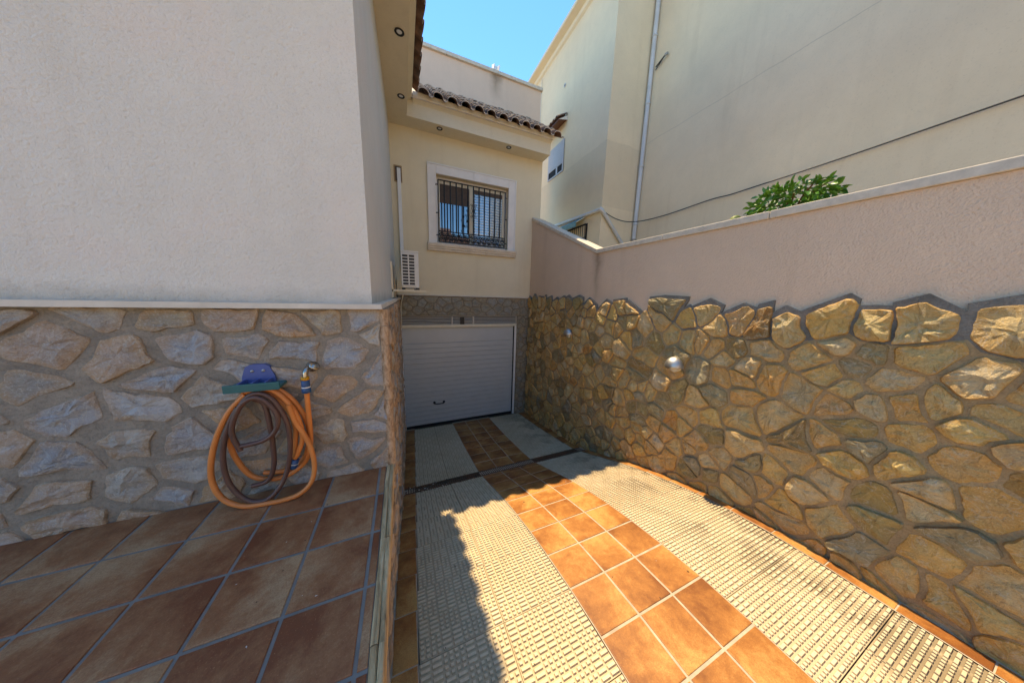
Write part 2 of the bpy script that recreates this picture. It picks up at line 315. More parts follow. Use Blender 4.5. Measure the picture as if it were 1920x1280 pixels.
# ------------------------------------------------------------------ object helpers
def tag(o, label=None, cat=None, group=None, kind=None):
    if label: o['label'] = label
    if cat: o['category'] = cat
    if group: o['group'] = group
    if kind: o['kind'] = kind
    return o
def empty(name, loc, label, cat, group=None):
    o = bpy.data.objects.new(name, None); o.empty_display_size = 0.1; COL.objects.link(o); o.location = loc
    return tag(o, label, cat, group)
def attach(o, parent):
    if parent is not None:
        o.parent = parent; o.matrix_parent_inverse = Matrix.Translation(parent.location).inverted()
    return o
class MB:
    def __init__(self): self.v = []; self.f = []; self.mi = []; self.mats = []; self.smooth = []; self.uv = {}
    def m(self, mat):
        if mat not in self.mats: self.mats.append(mat)
        return self.mats.index(mat)
    def add(self, vs, fs, mat=None, smooth=False):
        o = len(self.v); self.v += [tuple(x) for x in vs]; k = self.m(mat) if mat else 0
        for f in fs: self.f.append([i + o for i in f]); self.mi.append(k); self.smooth.append(smooth)
        return o
    def box(self, x0, x1, y0, y1, z0, z1, mat=None, bev=0.0):
        if bev <= 0:
            vs = [(x, y, z) for z in (z0, z1) for y in (y0, y1) for x in (x0, x1)]
            fs = [(0, 2, 3, 1), (4, 5, 7, 6), (0, 1, 5, 4), (2, 6, 7, 3), (0, 4, 6, 2), (1, 3, 7, 5)]
            self.add(vs, fs, mat)
        else:
            bm = bmesh.new(); bmesh.ops.create_cube(bm, size=1)
            for v in bm.verts: v.co = Vector((x0 + (v.co.x + .5) * (x1 - x0), y0 + (v.co.y + .5) * (y1 - y0), z0 + (v.co.z + .5) * (z1 - z0)))
            bmesh.ops.bevel(bm, geom=bm.edges[:], offset=bev, segments=2, affect='EDGES', profile=0.6)
            bm.verts.index_update(); self.add([v.co for v in bm.verts], [[v.index for v in f.verts] for f in bm.faces], mat); bm.free()
        return self
    def hexa(self, b, t, mat=None):   # b, t: 4 corner points each (ccw seen from above)
        self.add(list(b) + list(t), [(3, 2, 1, 0), (4, 5, 6, 7), (0, 1, 5, 4), (1, 2, 6, 5), (2, 3, 7, 6), (3, 0, 4, 7)], mat); return self
    def extrude_x(self, prof, x0, x1, mat=None):   # prof: (y,z) closed outline
        n = len(prof); vs = [(x0, y, z) for y, z in prof] + [(x1, y, z) for y, z in prof]
        self.add(vs, [(i, (i + 1) % n, n + (i + 1) % n, n + i) for i in range(n)] + [list(range(n))[::-1], list(range(n, 2 * n))], mat); return self
    def extrude_y(self, prof, y0, y1, mat=None):   # prof: (x,z)
        n = len(prof); vs = [(x, y0, z) for x, z in prof] + [(x, y1, z) for x, z in prof]
        self.add(vs, [(i, (i + 1) % n, n + (i + 1) % n, n + i) for i in range(n)] + [list(range(n))[::-1], list(range(n, 2 * n))], mat); return self
    def tube(self, pts, r, seg=8, mat=None, caps=True, uvscale=0):
        pts = [Vector(p) for p in pts]; n = len(pts); T = []
        for i in range(n): T.append((pts[min(i + 1, n - 1)] - pts[max(i - 1, 0)]).normalized())
        ref = Vector((0, 0, 1)) if abs(T[0].z) < 0.9 else Vector((1, 0, 0))
        N = (ref - T[0] * ref.dot(T[0])).normalized(); vs = []; o0 = len(self.v); L = [0.0]
        for i in range(n):
            if i:
                L.append(L[-1] + (pts[i] - pts[i - 1]).length)
                N = (N - T[i] * N.dot(T[i])); N = N.normalized() if N.length > 1e-6 else T[i].orthogonal().normalized()
            B = T[i].cross(N); rr = r[i] if isinstance(r, (list, tuple)) else r
            for k in range(seg):
                a = 2 * math.pi * k / seg; vs.append(pts[i] + (N * math.cos(a) + B * math.sin(a)) * rr)
        fs = []
        for i in range(n - 1):
            for k in range(seg):
                k2 = (k + 1) % seg; fs.append((i * seg + k, i * seg + k2, (i + 1) * seg + k2, (i + 1) * seg + k))
                if uvscale: self.uv[len(self.f) + len(fs) - 1] = [(k / seg * 6, L[i] * uvscale), ((k + 1) / seg * 6, L[i] * uvscale), ((k + 1) / seg * 6, L[i + 1] * uvscale), (k / seg * 6, L[i + 1] * uvscale)]
        self.add(vs, fs, mat, True)
        if caps: self.add([vs[k] for k in range(seg)], [list(range(seg))[::-1]], mat); self.add(vs[-seg:], [list(range(seg))], mat)
        return self
    def lathe(self, prof, center, axis=(0, 0, 1), seg=16, mat=None):   # prof (r, h)
        ax = Vector(axis).normalized(); u = ax.orthogonal().normalized(); w = ax.cross(u); c = Vector(center); vs = []
        for r, h in prof:
            for k in range(seg):
                a = 2 * math.pi * k / seg; vs.append(c + ax * h + (u * math.cos(a) + w * math.sin(a)) * r)
        fs = [(i * seg + k, i * seg + (k + 1) % seg, (i + 1) * seg + (k + 1) % seg, (i + 1) * seg + k) for i in range(len(prof) - 1) for k in range(seg)]
        self.add(vs, fs, mat, True); return self
    def mesh(self, name):
        me = bpy.data.meshes.new(name); me.from_pydata(self.v, [], self.f)
        for k in self.mats: me.materials.append(M[k])
        me.polygons.foreach_set('material_index', self.mi); me.polygons.foreach_set('use_smooth', self.smooth)
        if self.uv:
            ul = me.uv_layers.new(name='UVMap')
            for fi, uvs in self.uv.items():
                for li, c in zip(me.polygons[fi].loop_indices, uvs): ul.data[li].uv = c
        me.update(); return me
    def build(self, name, parent=None, fix=True, kind=None):
        me = self.mesh(name)
        if fix:
            bm = bmesh.new(); bm.from_mesh(me); bmesh.ops.recalc_face_normals(bm, faces=bm.faces); bm.to_mesh(me); bm.free()
        o = bpy.data.objects.new(name, me); COL.objects.link(o); attach(o, parent)
        if kind: o['kind'] = kind
        return o
def inst(name, me, loc, rot, scale, parent):
    o = bpy.data.objects.new(name, me); COL.objects.link(o); o.location = loc; o.rotation_euler = rot; o.scale = scale
    return attach(o, parent)
def spline(pts, k=6):
    P = [Vector(p) for p in pts]; out = []
    for i in range(len(P) - 1):
        a = P[max(i - 1, 0)]; b = P[i]; c = P[i + 1]; d = P[min(i + 2, len(P) - 1)]
        for j in range(k):
            t = j / k
            out.append(0.5 * ((2 * b) + (c - a) * t + (2 * a - 5 * b + 4 * c - d) * t * t + (3 * b - a - 3 * c + d) * t ** 3))
    out.append(P[-1]); return out

# ------------------------------------------------------------------ the ramp profile
PROF = [(-9, -2.16), (-2, -2.135), (0., -2.137), (.63, -2.146), (.98, -2.165), (1.318, -2.207), (1.657, -2.272), (1.968, -2.345), (2.31, -2.443), (2.616, -2.541), (2.896, -2.643), (3.636, -2.935), (3.99, -3.045), (5.2, -3.235), (6.5, -3.389), (7.2, -3.42)]
def zr(y):
    for (a, za), (b, zb) in zip(PROF, PROF[1:]):
        if y <= b: return za + (zb - za) * (y - a) / (b - a)
    return PROF[-1][1]
STEP = 0.01; TAB = []; s_ = 0.0; y_ = -3.0
while y_ < 7.0:
    TAB.append((s_, y_)); s_ += math.hypot(STEP, zr(y_ + STEP) - zr(y_)); y_ += STEP
def y_at(s):
    i = min(max(0, int(s / STEP * 0.9)), len(TAB) - 2)
    while i < len(TAB) - 2 and TAB[i + 1][0] < s: i += 1
    while i > 0 and TAB[i][0] > s: i -= 1
    return TAB[i][1] + (s - TAB[i][0]) / (TAB[i + 1][0] - TAB[i][0]) * STEP
def s_at(y): return TAB[max(0, min(len(TAB) - 1, int(round((y + 3.0) / STEP))))][0]
XW0 = lambda y: -0.135 + 0.02 * (y - 2.31)                  # face of the left retaining wall
XW1 = 3.285                                                 # face of the right wall at the floor
X1 = lambda y: 0.0 + 0.030 * (y - 1.3) if y > 1.3 else 0.0   # cream strips edges
X2, X3 = 1.102, 2.122
X4 = lambda y: (3.175 if y < 1.6 else 3.175 - 0.033 * (y - 1.6))
DR0, DR1 = 3.69, 3.90                                        # drain

# ------------------------------------------------------------------ setting
g = MB()   # ring of ground round the plot, out to the horizon
R_ = 900
for x0, x1, y0, y1 in ((-R_, -7, -R_, R_), (9, R_, -R_, R_), (-7, 9, -R_, -9), (-7, 9, 16, R_)):
    g.add([(x0, y0, -2.3), (x1, y0, -2.3), (x1, y1, -2.3), (x0, y1, -2.3)], [(0, 1, 2, 3)], 'earth')
tag(g.build('ground'), kind='structure')
rd = MB(); rd.box(-7, 9, -9, -3.0, -2.4, -2.17, 'pale_paving'); tag(rd.build('road'), kind='structure')
yd = MB(); yd.box(3.52, 9, -3.0, 16, -2.4, -0.6, 'concrete'); tag(yd.build('neighbour_yard'), kind='structure')

XWALL = lambda y: 3.335 - 0.015 * (y - 1.5)      # plaster face of the right wall
ramp_b = MB(); ys = [-3.0 + 0.1 * i for i in range(102)]
vs = []; fs = []
for y in ys: vs += [(-0.3, y, zr(y) - 0.024), (3.4, y, zr(y) - 0.024)]
for i in range(len(ys) - 1): fs.append((2 * i, 2 * i + 1, 2 * i + 3, 2 * i + 2))
ramp_b.add(vs, fs, 'bed_dark'); RAMP = tag(ramp_b.build('ramp', fix=False), kind='structure')
for fa_, fb_ in ((lambda y: -.25, X1), (lambda y: X2, lambda y: X3), (X4, lambda y: 3.38)):
    g_ = MB(); vs = []
    for y in ys: vs += [(fa_(y), y, zr(y) - 0.004), (fb_(y), y, zr(y) - 0.004)]
    g_.add(vs, fs, 'grout_pale'); g_.build('grout', RAMP, fix=False)

def tile_mesh(name, a, b, mat, th=0.012, ch=0.004, lift=0.0):
    m = MB(); x, y = a / 2, b / 2; n = 4; vs = []; fs = []
    def ring(dx, z): return [(-x + dx, -y + dx, z), (x - dx, -y + dx, z), (x - dx, y - dx, z), (-x + dx, y - dx, z)]
    rings = [ring(0, -th), ring(0, -ch * 0.7), ring(ch * 0.6, -ch * 0.15), ring(ch * 1.6, 0)]
    for r in rings: vs += r
    for k in range(3):
        for i in range(4): fs.append((k * 4 + i, k * 4 + (i + 1) % 4, k * 4 + 4 + (i + 1) % 4, k * 4 + 4 + i))
    fs.append((12, 13, 14, 15)); m.add(vs, fs, mat); return m.mesh(name)
TM = {}
def place_tile(x0, x1, s0, s1, mat, gap, parent, j):
    a = round(x1 - x0 - gap, 3); b = round(s1 - s0 - gap, 3)
    if a < 0.02 or b < 0.02: return
    key = (a, b, mat)
    if key not in TM: TM[key] = tile_mesh('tile', a, b, mat)
    ya, yb = y_at(s0), y_at(s1); yc = (ya + yb) / 2; zc = (zr(ya) + zr(yb)) / 2
    ang = math.atan2(zr(yb) - zr(ya), yb - ya)
    inst('tile', TM[key], ((x0 + x1) / 2, yc, zc + random.uniform(-.0012, .0012)), (ang + random.uniform(-.003, .003), random.uniform(-.003, .003), 0), (1, 1, 1), parent)
P = 0.341; s_row0 = s_at(2.616)
def rows(s_ref, pitch, ylo, yhi):
    k = int((s_at(ylo) - s_ref) / pitch) - 1
    while True:
        a = s_ref + k * pitch; b = a + pitch; k += 1
        if b <= s_at(ylo): continue
        if a >= s_at(yhi): break
        yield max(a, s_at(ylo)), min(b, s_at(yhi))
for lo, hi in ((-1.6, DR0), (DR1, 6.47)):
    for s0, s1 in rows(s_row0, P, lo, hi):
        for i in range(3): place_tile(X2 + 0.34 * i, X2 + 0.34 * (i + 1), s0, s1, 'tile_orange', 0.016, RAMP, i)
        ym = (y_at(s0) + y_at(s1)) / 2
        place_tile(XW0(ym) + 0.004, X1(ym) - 0.002, s0, s1, 'tile_orange', 0.008, RAMP, 0)
        place_tile(X4(ym) + 0.006, XW1 + 0.02, s0, s1, 'tile_orange', 0.008, RAMP, 0)

def paver_mesh(a, b):   # 4 x 4 blocks, long ribs and studs in turn
    m = MB(); th = 0.018; x, y = a / 2, b / 2; h0 = -0.010
    m.add([(-x, -y, -th), (x, -y, -th), (x, y, -th), (-x, y, -th), (-x, -y, h0), (x, -y, h0), (x, y, h0), (-x, y, h0)], [(0, 1, 5, 4), (1, 2, 6, 5), (2, 3, 7, 6), (3, 0, 4, 7), (4, 5, 6, 7)], 'paver_cream')
    bx, by = a / 4, b / 4
    def rib(cx, cy, w, d, t=0.003):
        vs = [(cx - w, cy - d, h0), (cx + w, cy - d, h0), (cx + w, cy + d, h0), (cx - w, cy + d, h0), (cx - w + t, cy - d + t, 0), (cx + w - t, cy - d + t, 0), (cx + w - t, cy + d - t, 0), (cx - w + t, cy + d - t, 0)]
        m.add(vs, [(0, 1, 5, 4), (1, 2, 6, 5), (2, 3, 7, 6), (3, 0, 4, 7), (4, 5, 6, 7)], 'paver_cream')
    for i in range(4):
        for j in range(4):
            ox, oy = -x + i * bx, -y + j * by
            nx = 2 if (i + j) % 2 else 4
            for p in range(nx):
                for q in range(4):
                    cw, cd = bx / nx, by / 4
                    rib(ox + (p + .5) * cw, oy + (q + .5) * cd, cw / 2 - 0.005, cd / 2 - 0.006)
    return m.mesh('paver')
PV = paver_mesh(0.53, 0.508)
s_pv = s_at(1.30); PP = 0.512
for lo, hi in ((-1.6, DR0), (DR1, 6.47)):
    for s0, s1 in rows(s_pv, PP, lo, hi):
        ya, yb = y_at(s0), y_at(s1); ym = (ya + yb) / 2; zc = (zr(ya) + zr(yb)) / 2; ang = math.atan2(zr(yb) - zr(ya), yb - ya)
        for e0, e1, sk in ((X1(ym), X2 + 0.005, 0.015), (X3 - 0.005, X4(ym), -0.02)):
            w = (e1 - e0) / 2
            for i in range(2):
                zz = random.uniform(-.001, .001)
                inst('paver', PV, (e0 + (i + .5) * w, ym, zc + zz - 0.001), (ang, 0, 0), ((w - 0.005) / 0.53, (s1 - s0 - 0.006) / 0.508, 1), RAMP)

# drain: frame, channel and bars
dr = empty('drain_grate', (1.55, 3.79, zr(3.79)), 'rusty iron drain grate running across the foot of the ramp', 'drain')
slope = math.atan2(zr(DR1) - zr(DR0), DR1 - DR0)
def dz(y): return zr(DR0) + (zr(DR1) - zr(DR0)) * (y - DR0) / (DR1 - DR0)
c = MB()
for y0, y1 in ((DR0 + 0.004, DR0 + 0.03), (DR1 - 0.03, DR1 - 0.004)):
    c.hexa([(-.12, y0, dz(y0) - .05), (3.23, y0, dz(y0) - .05), (3.23, y1, dz(y1) - .05), (-.12, y1, dz(y1) - .05)], [(-.12, y0, dz(y0) + .002), (3.23, y0, dz(y0) + .002), (3.23, y1, dz(y1) + .002), (-.12, y1, dz(y1) + .002)], 'rust_grate')
c.build('frame', dr)
c = MB(); c.hexa([(-.12, DR0 + .03, dz(DR0) - .12), (3.23, DR0 + .03, dz(DR0) - .12), (3.23, DR1 - .03, dz(DR1) - .12), (-.12, DR1 - .03, dz(DR1) - .12)], [(-.12, DR0 + .03, dz(DR0) - .045), (3.23, DR0 + .03, dz(DR0) - .045), (3.23, DR1 - .03, dz(DR1) - .045), (-.12, DR1 - .03, dz(DR1) - .045)], 'dark_void')
c.build('channel', dr)
bmh = MB(); L = math.hypot(DR1 - DR0 - .06, zr(DR1) - zr(DR0)) ; bmh.box(-.007, .007, -L / 2 + .004, L / 2 - .004, -.03, 0, 'rust_grate'); BAR = bmh.mesh('bar')
x = -.10; ym = (DR0 + DR1) / 2
while x < 3.2:
    inst('bar', BAR, (x, ym, dz(ym)), (slope, 0, 0), (1, 1, 1), dr); x += 0.034

# ------------------------------------------------------------------ terrace on the left
tb = MB(); tb.box(-6, -0.19, -3.0, 2.33, -2.4, -1.506, 'grout_grey')
TER = tag(tb.build('terrace'), kind='structure')
TT = {}
TP = 0.340
def ttile(x0, x1, y0, y1):
    a, b = round(x1 - x0, 3), round(y1 - y0, 3)
    if (a, b) not in TT: TT[(a, b)] = tile_mesh('tile', a, b, 'tile_red', 0.014, 0.004)
    inst('tile', TT[(a, b)], ((x0 + x1) / 2, (y0 + y1) / 2, -1.5 + random.uniform(-.001, .001)), (random.uniform(-.003, .003), random.uniform(-.003, .003), 0), (1, 1, 1), TER)
jx = -0.238; jy = 1.283; G = 0.0085
xs = [jx - i * TP for i in range(0, 12)]
yj = [jy + i * TP for i in range(-9, 4)]
for k in range(len(yj) - 1):
    y0, y1 = yj[k] + G, min(yj[k + 1] - G, 2.305)
    if y1 - y0 < 0.03: continue
    ttile(jx + G, -0.192, y0, y1)
    for i in range(len(xs) - 1): ttile(xs[i + 1] + G, xs[i] - G, y0, y1)

# low edge wall between terrace and ramp: split stone slabs on edge
kerb = empty('edge_wall', (-.16, 0.0, -2.2), 'low wall of split brown stone slabs on edge between terrace and ramp', 'wall')
y = -2.6
while y < 2.30:
    ln = random.uniform(0.35, 0.8); y1 = min(y + ln, 2.31)
    for (xa, xb, top) in ((-0.188, -0.157, random.uniform(-.002, .012)), (-0.155, -0.128, random.uniform(-.006, .01))):
        m = MB(); n = max(3, int((y1 - y) / 0.05)); vs = []; fs = []
        for i in range(n + 1):
            yy = y + (y1 - y) * i / n; w = 0.004 * noise.noise(Vector((xa * 40, yy * 6, 1))); t = -1.5 + top + 0.006 * noise.noise(Vector((xa * 30, yy * 9, 4)))
            zb = zr(yy) - 0.05
            vs += [(xa, yy, -1.62), (xa + w, yy, t - .006), (xa + 0.006 + w, yy, t), (xb - 0.006 + w, yy, t), (xb + w, yy, t - .008), (xb + w * 1.5, yy, -1.62)]
        for i in range(n):
            for k in range(5): fs.append((i * 6 + k, i * 6 + k + 1, i * 6 + 7 + k, i * 6 + 6 + k))
        fs.append([0, 1, 2, 3, 4, 5]); fs.append([n * 6 + k for k in range(5, -1, -1)])
        m.add(vs, fs, 'stone_slab'); m.build('coping_slab', kerb)
    y = y1 + 0.004
m = MB(); vs = []; fs = []; yy = -2.6; k = 0
while yy < 2.32:
    xf = XW0(yy) - 0.006
    vs += [(-.19, yy, zr(yy) - .1), (xf, yy, zr(yy) - .1), (xf, yy, -1.61), (-.19, yy, -1.61)]; yy += 0.1; k += 1
for i in range(k - 1):
    for q in range(4): fs.append((i * 4 + q, i * 4 + (q + 1) % 4, i * 4 + 4 + (q + 1) % 4, i * 4 + 4 + q))
m.add(vs, fs, 'mortar_dark'); m.build('core', kerb)

# ------------------------------------------------------------------ random rubble stone cladding
def clip(poly, a, b, d):
    out = []; n = len(poly)
    for i in range(n):
        p, q = poly[i], poly[(i + 1) % n]; dp = a * p[0] + b * p[1] - d; dq = a * q[0] + b * q[1] - d
        if dp <= 0: out.append(p)
        if (dp < 0 < dq) or (dq < 0 < dp):
            t = dp / (dp - dq); out.append((p[0] + (q[0] - p[0]) * t, p[1] + (q[1] - p[1]) * t))
    return out
def area(p): return 0.5 * sum(p[i][0] * p[(i + 1) % len(p)][1] - p[(i + 1) % len(p)][0] * p[i][1] for i in range(len(p)))
def seeds(u0, u1, v0, v1, r, rng, asp=1.0, tries=4000, fixed=()):
    pts = list(fixed)
    for _ in range(tries):
        p = (rng.uniform(u0, u1), rng.uniform(v0, v1)); rr = r * rng.choice((0.62, 0.8, 1.0, 1.1, 1.4))
        if all(((p[0] - q[0]) / asp) ** 2 + (p[1] - q[1]) ** 2 > rr * rr for q in pts): pts.append(p)
    return pts
def outline(poly, rng, stepl, jit, corner, warp=0.0):
    # cut corners, then subdivide the sides and push the points in and out a little
    pts = []; n = len(poly)
    for i in range(n):
        p, q, r = Vector(poly[i - 1]), Vector(poly[i]), Vector(poly[(i + 1) % n])
        c = corner * rng.uniform(0.4, 1.2)
        pts.append(q.lerp(p, min(0.4, c / max((p - q).length, 1e-4)))); pts.append(q.lerp(r, min(0.4, c / max((r - q).length, 1e-4))))
    out = []; n = len(pts); cen = sum(pts, Vector((0, 0))) / n
    for i in range(n):
        a, b = pts[i], pts[(i + 1) % n]; l = (b - a).length
        if l < 0.006: continue
        k = max(1, int(l / stepl))
        for j in range(k):
            t = a.lerp(b, j / k); d = (cen - t).normalized(); out.append(t + d * rng.uniform(0, jit) + Vector((noise.noise(Vector((t.x * 5.5, t.y * 5.5, 7.7))), noise.noise(Vector((t.x * 5.5, t.y * 5.5, 31.1))))) * warp)
    return out, cen
def cladding(name, parent, mp, nrm, u0, u1, v0, v1, r, gap, mats, mort, h0, h1, seed, asp=1.0, top=None, skip=None, stepl=0.045, jit=0.008, corner=0.025, mort_h=0.012, edge=0.03, tilt=0.05, fixed=(), ragged=0.0, warp=0.0):
    rng = random.Random(seed)
    S_ = seeds(u0 - 0.05, u1 + 0.05, v0 - 0.05, v1, r, rng, asp, fixed=fixed)
    mo = MB(); stones = []
    nv = Vector(nrm)
    for si, s in enumerate(S_):
        near = sorted(S_, key=lambda q: ((q[0] - s[0]) / asp) ** 2 + (q[1] - s[1]) ** 2)[1:18]
        big = [(u0, v0), (u1, v0), (u1, v1 + 0.4 if top else v1), (u0, v1 + 0.4 if top else v1)]
        if top:
            for a, b, d in top(s, rng):
                big = clip(big, a, b, d + edge)
        full = big
        cell = list(big)
        g2 = gap * rng.uniform(0.6, 1.4) / 2
        if top:
            for a, b, d in top.last: cell = clip(cell, a, b, d)
        bu0 = [( -1, 0, -u0), (1, 0, u1), (0, -1, -v0)] + ([] if top else [(0, 1, v1)])
        for a, b, d in bu0: cell = clip(cell, a, b, d - g2 * 0.5)
        for q in near:
            dx, dy = (q[0] - s[0]) / asp ** 2, q[1] - s[1]; l = math.hypot(dx, dy)
            if l < 1e-6: continue
            a, b = dx / l, dy / l; mx, my = (q[0] + s[0]) / 2, (q[1] + s[1]) / 2
            full = clip(full, a, b, a * mx + b * my)
            cell = clip(cell, a, b, a * mx + b * my - g2 - ragged * rng.random() ** 3)
            if len(full) < 3: break
        if len(full) >= 3 and area(full) > 1e-4 and not (skip and skip(full)):
            n = len(full); lo = [mp(p[0], p[1]) + nv * -0.02 for p in full]; hi = [mp(p[0], p[1]) + nv * mort_h for p in full]
            mo.add(lo + hi, [list(range(n, 2 * n))] + [(i, (i + 1) % n, n + (i + 1) % n, n + i) for i in range(n)], 'mortar_edge' if (top and top.last) else mort)
        if len(cell) < 3 or area(cell) < 0.0025 or (skip and skip(cell)): continue
        stones.append((s, cell))
    base = mo.build(name, parent)
    for s, cell in stones:
        o2, cen = outline(cell, rng, stepl, jit, corner, warp); n = len(o2)
        if n < 5: continue
        h = rng.uniform(h0, h1); ta, tb_ = rng.uniform(-tilt, tilt), rng.uniform(-tilt, tilt); sd_ = rng.uniform(0, 50)
        org = mp(cen.x, cen.y); vs = []; rim = []
        def put(p, hh, rv):
            vs.append(mp(p.x, p.y) + nv * hh - org); rim.append(rv)
        def hgt(p, base_h, k):
            d = p - cen
            return base_h + ta * d.x + tb_ * d.y + k * (noise.noise(Vector((p.x * 8 + sd_, p.y * 8, sd_))) * 0.014 + noise.noise(Vector((p.x * 26 + sd_, p.y * 26, 3))) * 0.008)
        for p in o2: put(p, 0.0, 1.0)
        for p in o2: put(p.lerp(cen, 0.02), max(mort_h + 0.002, hgt(p, h * 0.72, 0.9)), 1.0)
        for p in o2: q = p.lerp(cen, 0.035 + 0.06 * rng.random()); put(q, max(mort_h + 0.003, hgt(q, h * 0.97, 1.2)), 0.8)
        for p in o2: q = p.lerp(cen, 0.40 + 0.1 * rng.random()); put(q, max(mort_h + 0.003, hgt(q, h, 1.9)), 0.35)
        for p in o2[::2]: q = p.lerp(cen, 0.74 + 0.08 * rng.random()); put(q, max(mort_h + 0.003, hgt(q, h * 1.02, 2.1)), 0.1)
        put(cen, max(mort_h + 0.003, hgt(cen, h, 2.0)), 0.0)
        fs = []
        for k in range(3):
            for i in range(n): fs.append((k * n + i, k * n + (i + 1) % n, (k + 1) * n + (i + 1) % n, (k + 1) * n + i))
        n2 = len(o2[::2]); b0 = 3 * n; b1 = 4 * n
        for i in range(n2):
            a0, a1, a2 = b0 + 2 * i, b0 + (2 * i + 1) % n, b0 + (2 * i + 2) % n; c0, c1 = b1 + i, b1 + (i + 1) % n2
            if 2 * i + 1 < n: fs += [(a0, a1, c0), (a1, a2, c1, c0)] if 2 * i + 2 <= n else [(a0, b0, c1, c0)]
            else: fs.append((a0, b0, c1, c0))
        for i in range(n2): fs.append((b1 + i, b1 + (i + 1) % n2, b1 + n2))
        me = bpy.data.meshes.new('stone'); me.from_pydata([tuple(v) for v in vs], [], fs); me.update()
        at = me.attributes.new('rim', 'FLOAT', 'POINT'); at.data.foreach_set('value', rim)
        me.materials.append(M[rng.choice(mats)])
        bm = bmesh.new(); bm.from_mesh(me); bmesh.ops.recalc_face_normals(bm, faces=bm.faces)
        if sum((f.normal.dot(nv) * f.calc_area()) for f in bm.faces) < 0: bmesh.ops.reverse_faces(bm, faces=bm.faces)
        bm.to_mesh(me); bm.free()
        inst('stone', me, org, (0, 0, 0), (1, 1, 1), base)
    return base

# ------------------------------------------------------------------ our house
ZS = 3.44                       # soffit level
YF = 6.5; XE = 3.487            # garage facade and its right end
XP = lambda y: -0.224 + 0.0245 * (y - 2.33)     # plaster face of the side wall
HOUSE = empty('house', (1.5, 6.5, -3.39), 'cream rendered house with stone base, tiled eaves and garage beside the ramp', 'house')
def wall_quad(m, pts, mat): m.add(pts, [tuple(range(len(pts)))], mat)
# left block: front wall (faces us), side wall down the ramp
w = MB(); w.hexa([(-6, 2.33, -0.10), (XP(2.33), 2.33, -0.10), (XP(6.6), 6.6, -0.10), (-6, 6.6, -0.10)], [(-6, 2.33, ZS + .3), (XP(2.33), 2.33, ZS + .3), (XP(6.6), 6.6, ZS + .3), (-6, 6.6, ZS + .3)], 'plaster_white')
w.build('front_wall', HOUSE)
# stone plinth core of the left block
w = MB(); w.hexa([(-6, 2.318, -3.6), (XW0(2.318) - .012, 2.318, -3.6), (XW0(6.6) - .012, 6.6, -3.6), (-6, 6.6, -3.6)], [(-6, 2.318, -.128), (XW0(2.318) - .012, 2.318, -.128), (XW0(6.6) - .012, 6.6, -.128), (-6, 6.6, -.128)], 'mortar_grey')
w.build('plinth', HOUSE)
# ledge between plaster and stone
LX = lambda y: -0.150 + 0.028 * (y - 2.25)
w = MB(); w.hexa([(-6, 2.245, -.126), (LX(2.245), 2.245, -.126), (LX(6.49), 6.49, -.126), (-6, 6.49, -.126)], [(-6, 2.25, -.090), (LX(2.25) - .004, 2.25, -.090), (LX(6.49) - .004, 6.49, -.090), (-6, 6.49, -.090)], 'stone_trim'); w.build('ledge', HOUSE)
# facade with window and garage openings
wx0, wx1, wz0, wz1 = 0.80, 2.555, 1.19, 2.65
fa = MB()
def fbox(x0, x1, z0, z1, y0=YF, y1=YF + 0.28): fa.box(x0, x1, y0, y1, z0, z1, 'plaster_cream')
fbox(-0.3, wx0, -.03, ZS + .3); fbox(wx1, XE, -.03, ZS + .3); fbox(wx0, wx1, wz1, ZS + .3); fbox(wx0, wx1, -.03, wz0)
fa.build('facade_wall', HOUSE)
w = MB(); w.box(XE - .28, XE, YF + .281, 8.19, -3.5, ZS + .3, 'plaster_cream'); w.build('gable_wall', HOUSE)
w = MB(); w.box(-.2, 3.3, YF + .285, YF + .33, -3.5, ZS, 'dark_void'); w.build('room_back', HOUSE)
w = MB(); w.box(-.12, 3.25, YF - .035, YF - .001, -.036, -.008, 'stone_trim'); w.build('ledge', HOUSE)
# lintel and right pier cores behind the stones
w = MB(); w.box(-.2, 3.3, YF + .012, YF + .28, -.52, -.04, 'mortar_dark'); w.build('lintel', HOUSE)
w = MB(); w.box(2.905, 3.3, YF + .012, YF + .28, -3.5, -.521, 'mortar_dark'); w.build('pier', HOUSE)
# soffits
BY, BX = 6.14, 0.205            # beam faces
w = MB(); w.box(BX, XE - .005, BY, YF + .01, ZS, ZS + .05, 'plaster_soffit'); w.box(-.5, BX - .001, -1.0, YF + .01, ZS, ZS + .05, 'plaster_soffit'); w.build('soffit', HOUSE)
# fascia beam along the facade eave: lower beam, cove and cornice (in y,z), then the one running towards us (in x,z)
bz = 0.245
w = MB(); w.extrude_x([(BY, ZS - .001), (BY - .02, ZS - .001), (BY - .02, ZS + bz), (BY - .05, ZS + bz + .02), (BY - .105, ZS + bz + .05), (BY - .12, ZS + bz + .075), (BY - .12, ZS + bz + .15), (BY + .2, ZS + bz + .15), (BY + .2, ZS + .052), (BY, ZS + .052)], BX + .135, XE + .0, 'plaster_soffit'); w.build('fascia', HOUSE)
w = MB(); w.extrude_y([(BX - .001, ZS - .001), (BX + .02, ZS - .001), (BX + .02, ZS + bz), (BX + .05, ZS + bz + .02), (BX + .105, ZS + bz + .05), (BX + .12, ZS + bz + .075), (BX + .12, ZS + bz + .15), (BX - .3, ZS + bz + .15), (BX - .3, ZS + .052), (BX - .001, ZS + .052)], -1.0, BY - .02, 'plaster_soffit')
w.box(BX + .02, BX + .1345, BY - .019, BY + .2, ZS + .001, ZS + bz + .149, 'plaster_soffit')
w.build('fascia', HOUSE)

